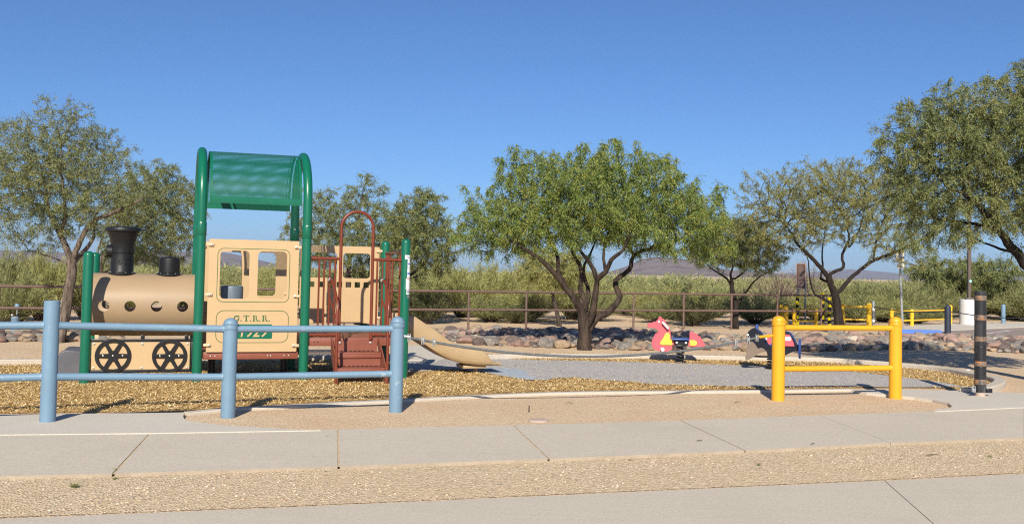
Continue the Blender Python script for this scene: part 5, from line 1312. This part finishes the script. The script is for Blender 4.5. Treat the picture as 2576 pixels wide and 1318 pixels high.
# small tree right behind the fence at 1845
D = 30.0
z2_ = lambda a, b: (1150 * .8587 + a * .4887, 350 * .8587 + b * .4887)
limbs = [([AT(1851, 828, D)] + LP([(1850, 800), (1852, 770), (1843, 735), (1842, 712)], D), .10, .065), (LP([(1843, 725), (1828, 700), (1805, 685), (1785, 672), (1770, 655)], D, .3), .035, .012), (LP([(1842, 712), (1838, 690), (1845, 665), (1850, 640)], D, -.3), .04, .012), (LP([(1850, 770), (1868, 748), (1880, 730), (1905, 700), (1940, 680)], D, .2), .036, .012), (LP([(1843, 705), (1865, 690), (1890, 665)], D, .5), .03, .01)]
bl = [blob(1840, 615, D, 112, 55, 1.3), blob(1775, 630, D, 60, 45, .9), blob(1910, 640, D, 72, 45, 1.0), blob(1860, 575, D, 75, 30, .8, .8), blob(1760, 560, D + .5, 45, 50, .7, .6)]
tree('mesquite_tree', (AT(1851, 828, D).x, D, 0), 'small olive mesquite behind the fence above the red seahorse rider', limbs, bl, 1500, M['leaf_olive'], M['bark_dark'], 43, 7200, FL=(.12, .22), nl=8, ll=(.042, .075), lw=(.015, .023), droop=.35, spread=.6, step=.12, clump=.26, dk=.17)
# the sparse twiggy tree right of it
D = 28.6
z8 = lambda a, b: (1889 + .3583 * a, 601 + .3583 * b)
limbs = [([AT(2112, 842, D)] + LP([z8(615, 560), z8(605, 480), z8(595, 410), z8(580, 350)], D), .155, .10),
    (LP([z8(580, 350), z8(560, 320), z8(538, 262), z8(470, 180), z8(400, 110), z8(330, 40), z8(270, -60), z8(200, -140)], D, -.6), .075, .014),
    (LP([z8(605, 390), z8(660, 320), z8(730, 250), z8(860, 152), z8(1000, 100), z8(1150, 30), z8(1290, -30)], D, .5), .062, .016),
    (LP([z8(572, 310), z8(560, 245), z8(650, 200), z8(640, 110), z8(690, 0), z8(660, -130), z8(640, -260)], D, .5), .055, .012),
    (LP([z8(600, 500), z8(545, 435), z8(450, 390), z8(415, 285), z8(405, 160), z8(390, 110)], D, -.3), .04, .012),
    (LP([z8(545, 300), z8(490, 278), z8(505, 200), z8(500, 110), z8(520, -60)], D, .8), .036, .012),
    (LP([z8(860, 152), z8(870, 60), z8(900, -60), z8(960, -200)], D + .3, .4), .032, .01),
    (LP([z8(690, 60), z8(760, -60), z8(800, -220)], D + .4, .5), .026, .01)]
bl = [blob(2050, 510, D, 165, 95, 1.8, .9), blob(2150, 470, D, 150, 70, 1.5), blob(1960, 560, D, 120, 75, 1.4), blob(2230, 540, D, 110, 95, 1.4), blob(2060, 440, D, 120, 40, 1.0, .8), blob(1900, 470, D, 70, 45, .8, .8), blob(2300, 640, D, 60, 55, .9, .7)]
tree('mesquite_tree', (AT(2112, 842, D).x, D, 0), 'sparse twiggy mesquite with black forked trunk behind the near yellow railing', limbs, bl, 4800, M['leaf_sparse'], M['bark_dark'], 53, 17500, FL=(.08, .17), nl=7, ll=(.03, .058), lw=(.012, .020), droop=.2, spread=.6, step=.11, clump=.30, dk=.14, wander=.42, tip=.0042, thr=.013)
# big tree at the right edge of the view, trunk outside the frame
D = 15.6
tb_ = Vector((AT(2650, 800, D).x, D, 0))
limbs = [([tb_ + Vector((0, 0, -.05)), tb_ + Vector((-.05, 0, .6)), AT(2610, 700, D), AT(2580, 660, D)], .15, .11),
    ([AT(2580, 660, D)] + LP([(2545, 622), (2520, 590), (2500, 560), (2478, 535), (2440, 500), (2390, 470)], D, -.5), .075, .018),
    ([AT(2600, 690, D), AT(2612, 640, D + .1), AT(2630, 560, D + .2), AT(2620, 460, D), AT(2600, 360, D - .2), AT(2570, 280, D)], .09, .018),
    (LP([(2520, 590), (2480, 570), (2420, 560), (2360, 550), (2310, 530)], D - .2, .6), .032, .012),
    (LP([(2500, 560), (2490, 490), (2470, 410), (2440, 340)], D, .5), .035, .012),
    ([AT(2612, 640, D + .1), AT(2680, 560, D + .4), AT(2760, 480, D + .6), AT(2820, 400, D + .5)], .07, .018),
    (LP([(2560, 640), (2500, 620), (2430, 590)], D + .1, .8), .025, .01)]
bl = [blob(2400, 390, D, 150, 110, 1.0, 1.0), blob(2315, 325, D, 105, 85, .8, 1.0), blob(2430, 275, D, 110, 75, .8, .9), blob(2520, 330, D, 140, 115, 1.1), blob(2330, 470, D, 115, 75, .9), blob(2290, 400, D, 80, 75, .7, .9), blob(2440, 530, D, 170, 60, 1.0), blob(2570, 470, D, 120, 120, 1.1), blob(2700, 330, D, 170, 150, 1.2), blob(2760, 480, D, 160, 130, 1.2, .8), blob(2360, 610, D, 85, 45, .7, .75), blob(2545, 232, D, 78, 70, .7, .9), blob(2620, 200, D, 80, 70, .7, .8)]
tree('mesquite_tree', tb_, 'tall dense mesquite at the right edge of the view, overhanging the parking lot', limbs, bl, 5000, M['leaf_dark'], M['bark_dark'], 61, 29000, FL=(.09, .18), nl=9, ll=(.028, .052), lw=(.011, .017), droop=.45, spread=.55, step=.095, clump=.24, dk=.12)
# tree behind the light pole
D = 42.0
limbs = [([AT(2432, 806, D)] + LP([(2430, 770), (2425, 745)], D), .09, .07), (LP([(2425, 745), (2400, 710), (2370, 690)], D, .4), .045, .014), (LP([(2425, 745), (2450, 705), (2490, 690)], D, -.4), .045, .014), (LP([(2426, 750), (2425, 700), (2430, 670)], D, .3), .04, .014)]
bl = [blob(2420, 690, D, 110, 42, 1.8), blob(2500, 690, D, 72, 38, 1.4), blob(2350, 690, D, 60, 32, 1.2)]
tree('mesquite_tree', (AT(2432, 806, D).x, D, 0), 'low spreading dark green tree behind the light pole on the right', limbs, bl, 900, M['leaf_dark'], M['bark_dark'], 67, 5600, FL=(.18, .32), nl=8, ll=(.06, .11), lw=(.024, .038), droop=.3, spread=.6, step=.18, clump=.4, dk=.26, di=1.8)

# ------------------------------------------------------------------ desert shrubs: upright wands set with short blades
def shrub_geo(seed, nst, H, Rr, nb, L, W, up=.75, curve=.5):
    r = np.random.default_rng(seed); Vs = []; stems = []
    for s_ in range(nst):
        a = r.uniform(0, 2 * math.pi); out = r.random() ** .6; h = H * (1 - .45 * out ** 2) * r.uniform(.7, 1.05)
        b = np.array([math.cos(a), math.sin(a), 0]) * Rr * .12 * r.random(); pts = []
        jx, jy = r.normal(0, .10, 2) * H
        for t in np.linspace(0, 1, 8):
            p = b + np.array([math.cos(a) * Rr * out * t ** (1 - .3 * curve), math.sin(a) * Rr * out * t ** (1 - .3 * curve), h * t ** (1 - .25 * out)])
            p[0] += jx * t * t; p[1] += jy * t * t; pts.append(p)
        stems.append(np.array(pts))
    ST = np.array(stems); seg = r.integers(0, nst, nb); t = r.uniform(.12, 1.0, nb) ** .8 * 6.999; i = t.astype(int); f = (t - i)[:, None]
    P = ST[seg, i] * (1 - f) + ST[seg, i + 1] * f; D_ = ST[seg, i + 1] - ST[seg, i]; D_ /= np.linalg.norm(D_, axis=1)[:, None] + 1e-9
    d = D_ * up + r.normal(0, .42, (nb, 3)); d /= np.linalg.norm(d, axis=1)[:, None]
    P = P + r.normal(0, .05, (nb, 3)) * H * .5; P[:, 2] = np.maximum(P[:, 2], .02)
    l = r.uniform(*L, nb)[:, None]; w_ = r.uniform(*W, nb)[:, None]
    sd = np.cross(d, r.normal(size=(nb, 3))); sd /= np.linalg.norm(sd, axis=1)[:, None] + 1e-9
    V = np.stack([P - sd * w_ * .3, P + d * l * .5 + sd * w_ * .5, P + d * l, P + d * l * .5 - sd * w_ * .5], 1)
    return V.reshape(-1, 3), nb, stems
def shrub_proto(kind, seed, H, Rr, nst, nb, L, W, m, up=.75):
    V, n, stems = shrub_geo(seed, nst, H, Rr, nb, L, W, up)
    me = npmesh('foliage', V, np.arange(4 * n).reshape(-1, 4), m); mb = MB()
    for s_ in stems: mb.tube([Vector(p) for p in s_], [.016 * (1 - .85 * t) for t in np.linspace(0, 1, 8)], 4, cap=False)
    st_ = mb.build('stem', M['bark_far'], None, True, 0)
    a, b = me.data, st_.data; bpy.data.objects.remove(me); bpy.data.objects.remove(st_); return a, b
KIND = {}
for nm, pars in dict(a=(1.9, 1.5, 90, 9000, (.13, .34), (.012, .026), 'shrub_a'), a2=(2.1, 1.7, 110, 9500, (.14, .36), (.012, .026), 'shrub_a'), b=(1.8, 1.6, 90, 9000, (.12, .30), (.012, .028), 'shrub_b'), c=(1.35, 1.5, 80, 8000, (.10, .24), (.014, .03), 'shrub_c'), d=(2.2, 1.3, 70, 1500, (.12, .30), (.010, .018), 'shrub_d'), e=(1.7, 1.5, 100, 9000, (.12, .30), (.012, .026), 'shrub_b')).items():
    KIND[nm] = shrub_proto(nm, sum(map(ord, nm)) % 97 + len(nm), pars[0], pars[1], pars[2], pars[3], pars[4], pars[5], M[pars[6]])
SRND = random.Random(5)
def shrub(kind, x, ytop, D, wpx, label, rz=0.0):
    H0 = dict(a=1.9, a2=2.1, b=1.8, c=1.35, d=2.2, e=1.7)[kind]; R0_ = dict(a=1.5, a2=1.7, b=1.6, c=1.5, d=1.3, e=1.5)[kind]
    p = AT(x, ytop, D); root = empty('desert_shrub', (p.x, D, 0), rz); root.scale = (wpx * D / FPX / 2 / R0_ * .95,) * 2 + (p.z / H0 * (1.12 if x < 1450 else .98) * SRND.uniform(.80, 1.10),)
    tag(root, label, 'shrub', 'desert shrubs behind the fence')
    for nm, me in zip(('foliage', 'stem'), KIND[kind]):
        o = bpy.data.objects.new(nm, me); COL.objects.link(o); o.parent = root
SH = [
 ('e', -10, 640, 26, 190, 'pale green wispy shrub at the far left edge behind the fence'),
 ('a', 105, 648, 27, 170, 'yellow green wispy shrub behind the fence left of the grey leaning trunk'),
 ('b', 215, 668, 28, 150, 'green shrub behind the fence between the grey trunk and the left green post'),
 ('b', 40, 705, 24.5, 170, 'low grey green shrub right behind the left end of the fence'),
 ('a', 330, 690, 30, 190, 'yellow green shrub peeking out behind the tan boiler'),
 ('b', 470, 672, 31, 170, 'shrub behind the joint of boiler and cab'),
 ('b', 575, 668, 32, 110, 'dark green bush seen through the left cab window'),
 ('a', 690, 672, 31, 150, 'bush seen through the right cab window'),
 ('a', 640, 715, 29, 220, 'low yellow green shrub seen under the cab windows'),
 ('e', 800, 700, 32, 180, 'shrub seen between the brown bars left of the entry hoop'),
 ('c', 905, 690, 30, 170, 'dark bush seen through the tender panel window'),
 ('a', 1010, 712, 31, 170, 'yellow green shrub behind the green end post'),
 ('c', 1075, 735, 27.6, 150, 'dark green shrub behind the fence just above the slide'),
 ('a2', 1165, 672, 34, 210, 'tall yellow green shrub behind the fence above the slide end'),
 ('a', 1110, 690, 38, 170, 'yellowish shrub further back above the slide top'),
 ('a', 1265, 668, 36, 220, 'bright yellow green shrub behind the second fence bay right of the slide'),
 ('b', 1235, 738, 29.5, 190, 'grey green low shrub right behind the fence, right of the slide'),
 ('a', 1335, 715, 30.5, 190, 'bright low shrub behind the fence left of the small reddish trunk'),
 ('c', 1300, 770, 29, 110, 'brownish low bush at the foot of the fence left of the reddish trunk'),
 ('a2', 1440, 690, 34, 210, 'yellow green shrub behind the limbs of the big mesquite'),
 ('b', 1500, 730, 31.5, 170, 'shrub behind the big mesquite trunk'),
 ('a', 1560, 700, 40, 200, 'shrub behind the right limb of the big mesquite'),
 ('b', 1600, 735, 38, 130, 'small upright bush with forked pale stems right of the big mesquite'),
 ('a', 1690, 700, 36, 240, 'pale green shrub below the rocky hill'),
 ('c', 1745, 735, 29.5, 180, 'dark green bush behind the fence above the seahorse tail'),
 ('e', 1650, 745, 31, 130, 'green shrub behind the fence above the seahorse head'),
 ('e', 1800, 700, 38, 180, 'pale green shrub left of the small olive mesquite trunk'),
 ('b', 1900, 735, 32, 190, 'grey green shrub behind the fence right of the small olive mesquite trunk'),
 ('b', 1985, 738, 38, 200, 'grey green shrub behind the yellow posts'),
 ('d', 1955, 640, 40, 190, 'bare brownish shrub left of the notice board'),
 ('d', 2030, 660, 42, 170, 'bare reddish shrub right of the notice board'),
 ('a', 2060, 735, 37, 180, 'olive shrub between the notice board and the dark mesquite trunk'),
 ('e', 2165, 692, 40, 200, 'tall wispy olive shrub right of the dark forked trunk'),
 ('b', 2150, 745, 36, 190, 'dense shrub behind the shaded yellow barrier'),
 ('e', 2260, 705, 39, 190, 'olive shrub behind the leaning parking sign'),
 ('b', 2345, 712, 41, 200, 'olive shrub behind the far yellow barrier'),
 ('b', 2300, 760, 36, 170, 'low dark shrub behind the three post yellow barrier'),
 ('b', 2450, 735, 44, 220, 'green shrub behind the white pole base'),
 ('e', 2545, 718, 42, 230, 'green shrub behind the slim blue post at far right'),
 ('b', 2600, 725, 40, 220, 'green shrub at the far right edge behind the parking lot'),
 ('a', 2220, 745, 37, 150, 'small yellow green shrub left of the leaning sign pole'),
]
for i, (kd_, x, yt, D, wpx, lab) in enumerate(SH): shrub(kd_, x, yt, D + (1.8 if x > 400 and D < 33 else 0), wpx, lab, i * 1.7)
# the brush farther out reads as one mass
r = np.random.default_rng(77); parts = []
protos = [shrub_geo(200 + q, 40, 2.0, 1.7, 520, (.25, .55), (.04, .075))[0].reshape(-1, 4, 3) for q in range(4)]
for q in range(470):
    D = 46 + 150 * r.random() ** 1.5; x = r.uniform(-200, 2780); p = AT(x, 700, D); k = protos[r.integers(4)]; s_ = r.uniform(.56, .84)
    a = r.uniform(0, 6.28); R3 = np.array([[math.cos(a), -math.sin(a), 0], [math.sin(a), math.cos(a), 0], [0, 0, 1]])
    parts.append((k @ R3.T) * np.array([s_ * 1.7, s_ * 1.7, s_]) + np.array([p.x, D, 0]))
V = np.concatenate(parts).reshape(-1, 3)
struct(npmesh('brush', V, np.arange(len(V)).reshape(-1, 4), M['brush']), 'stuff')
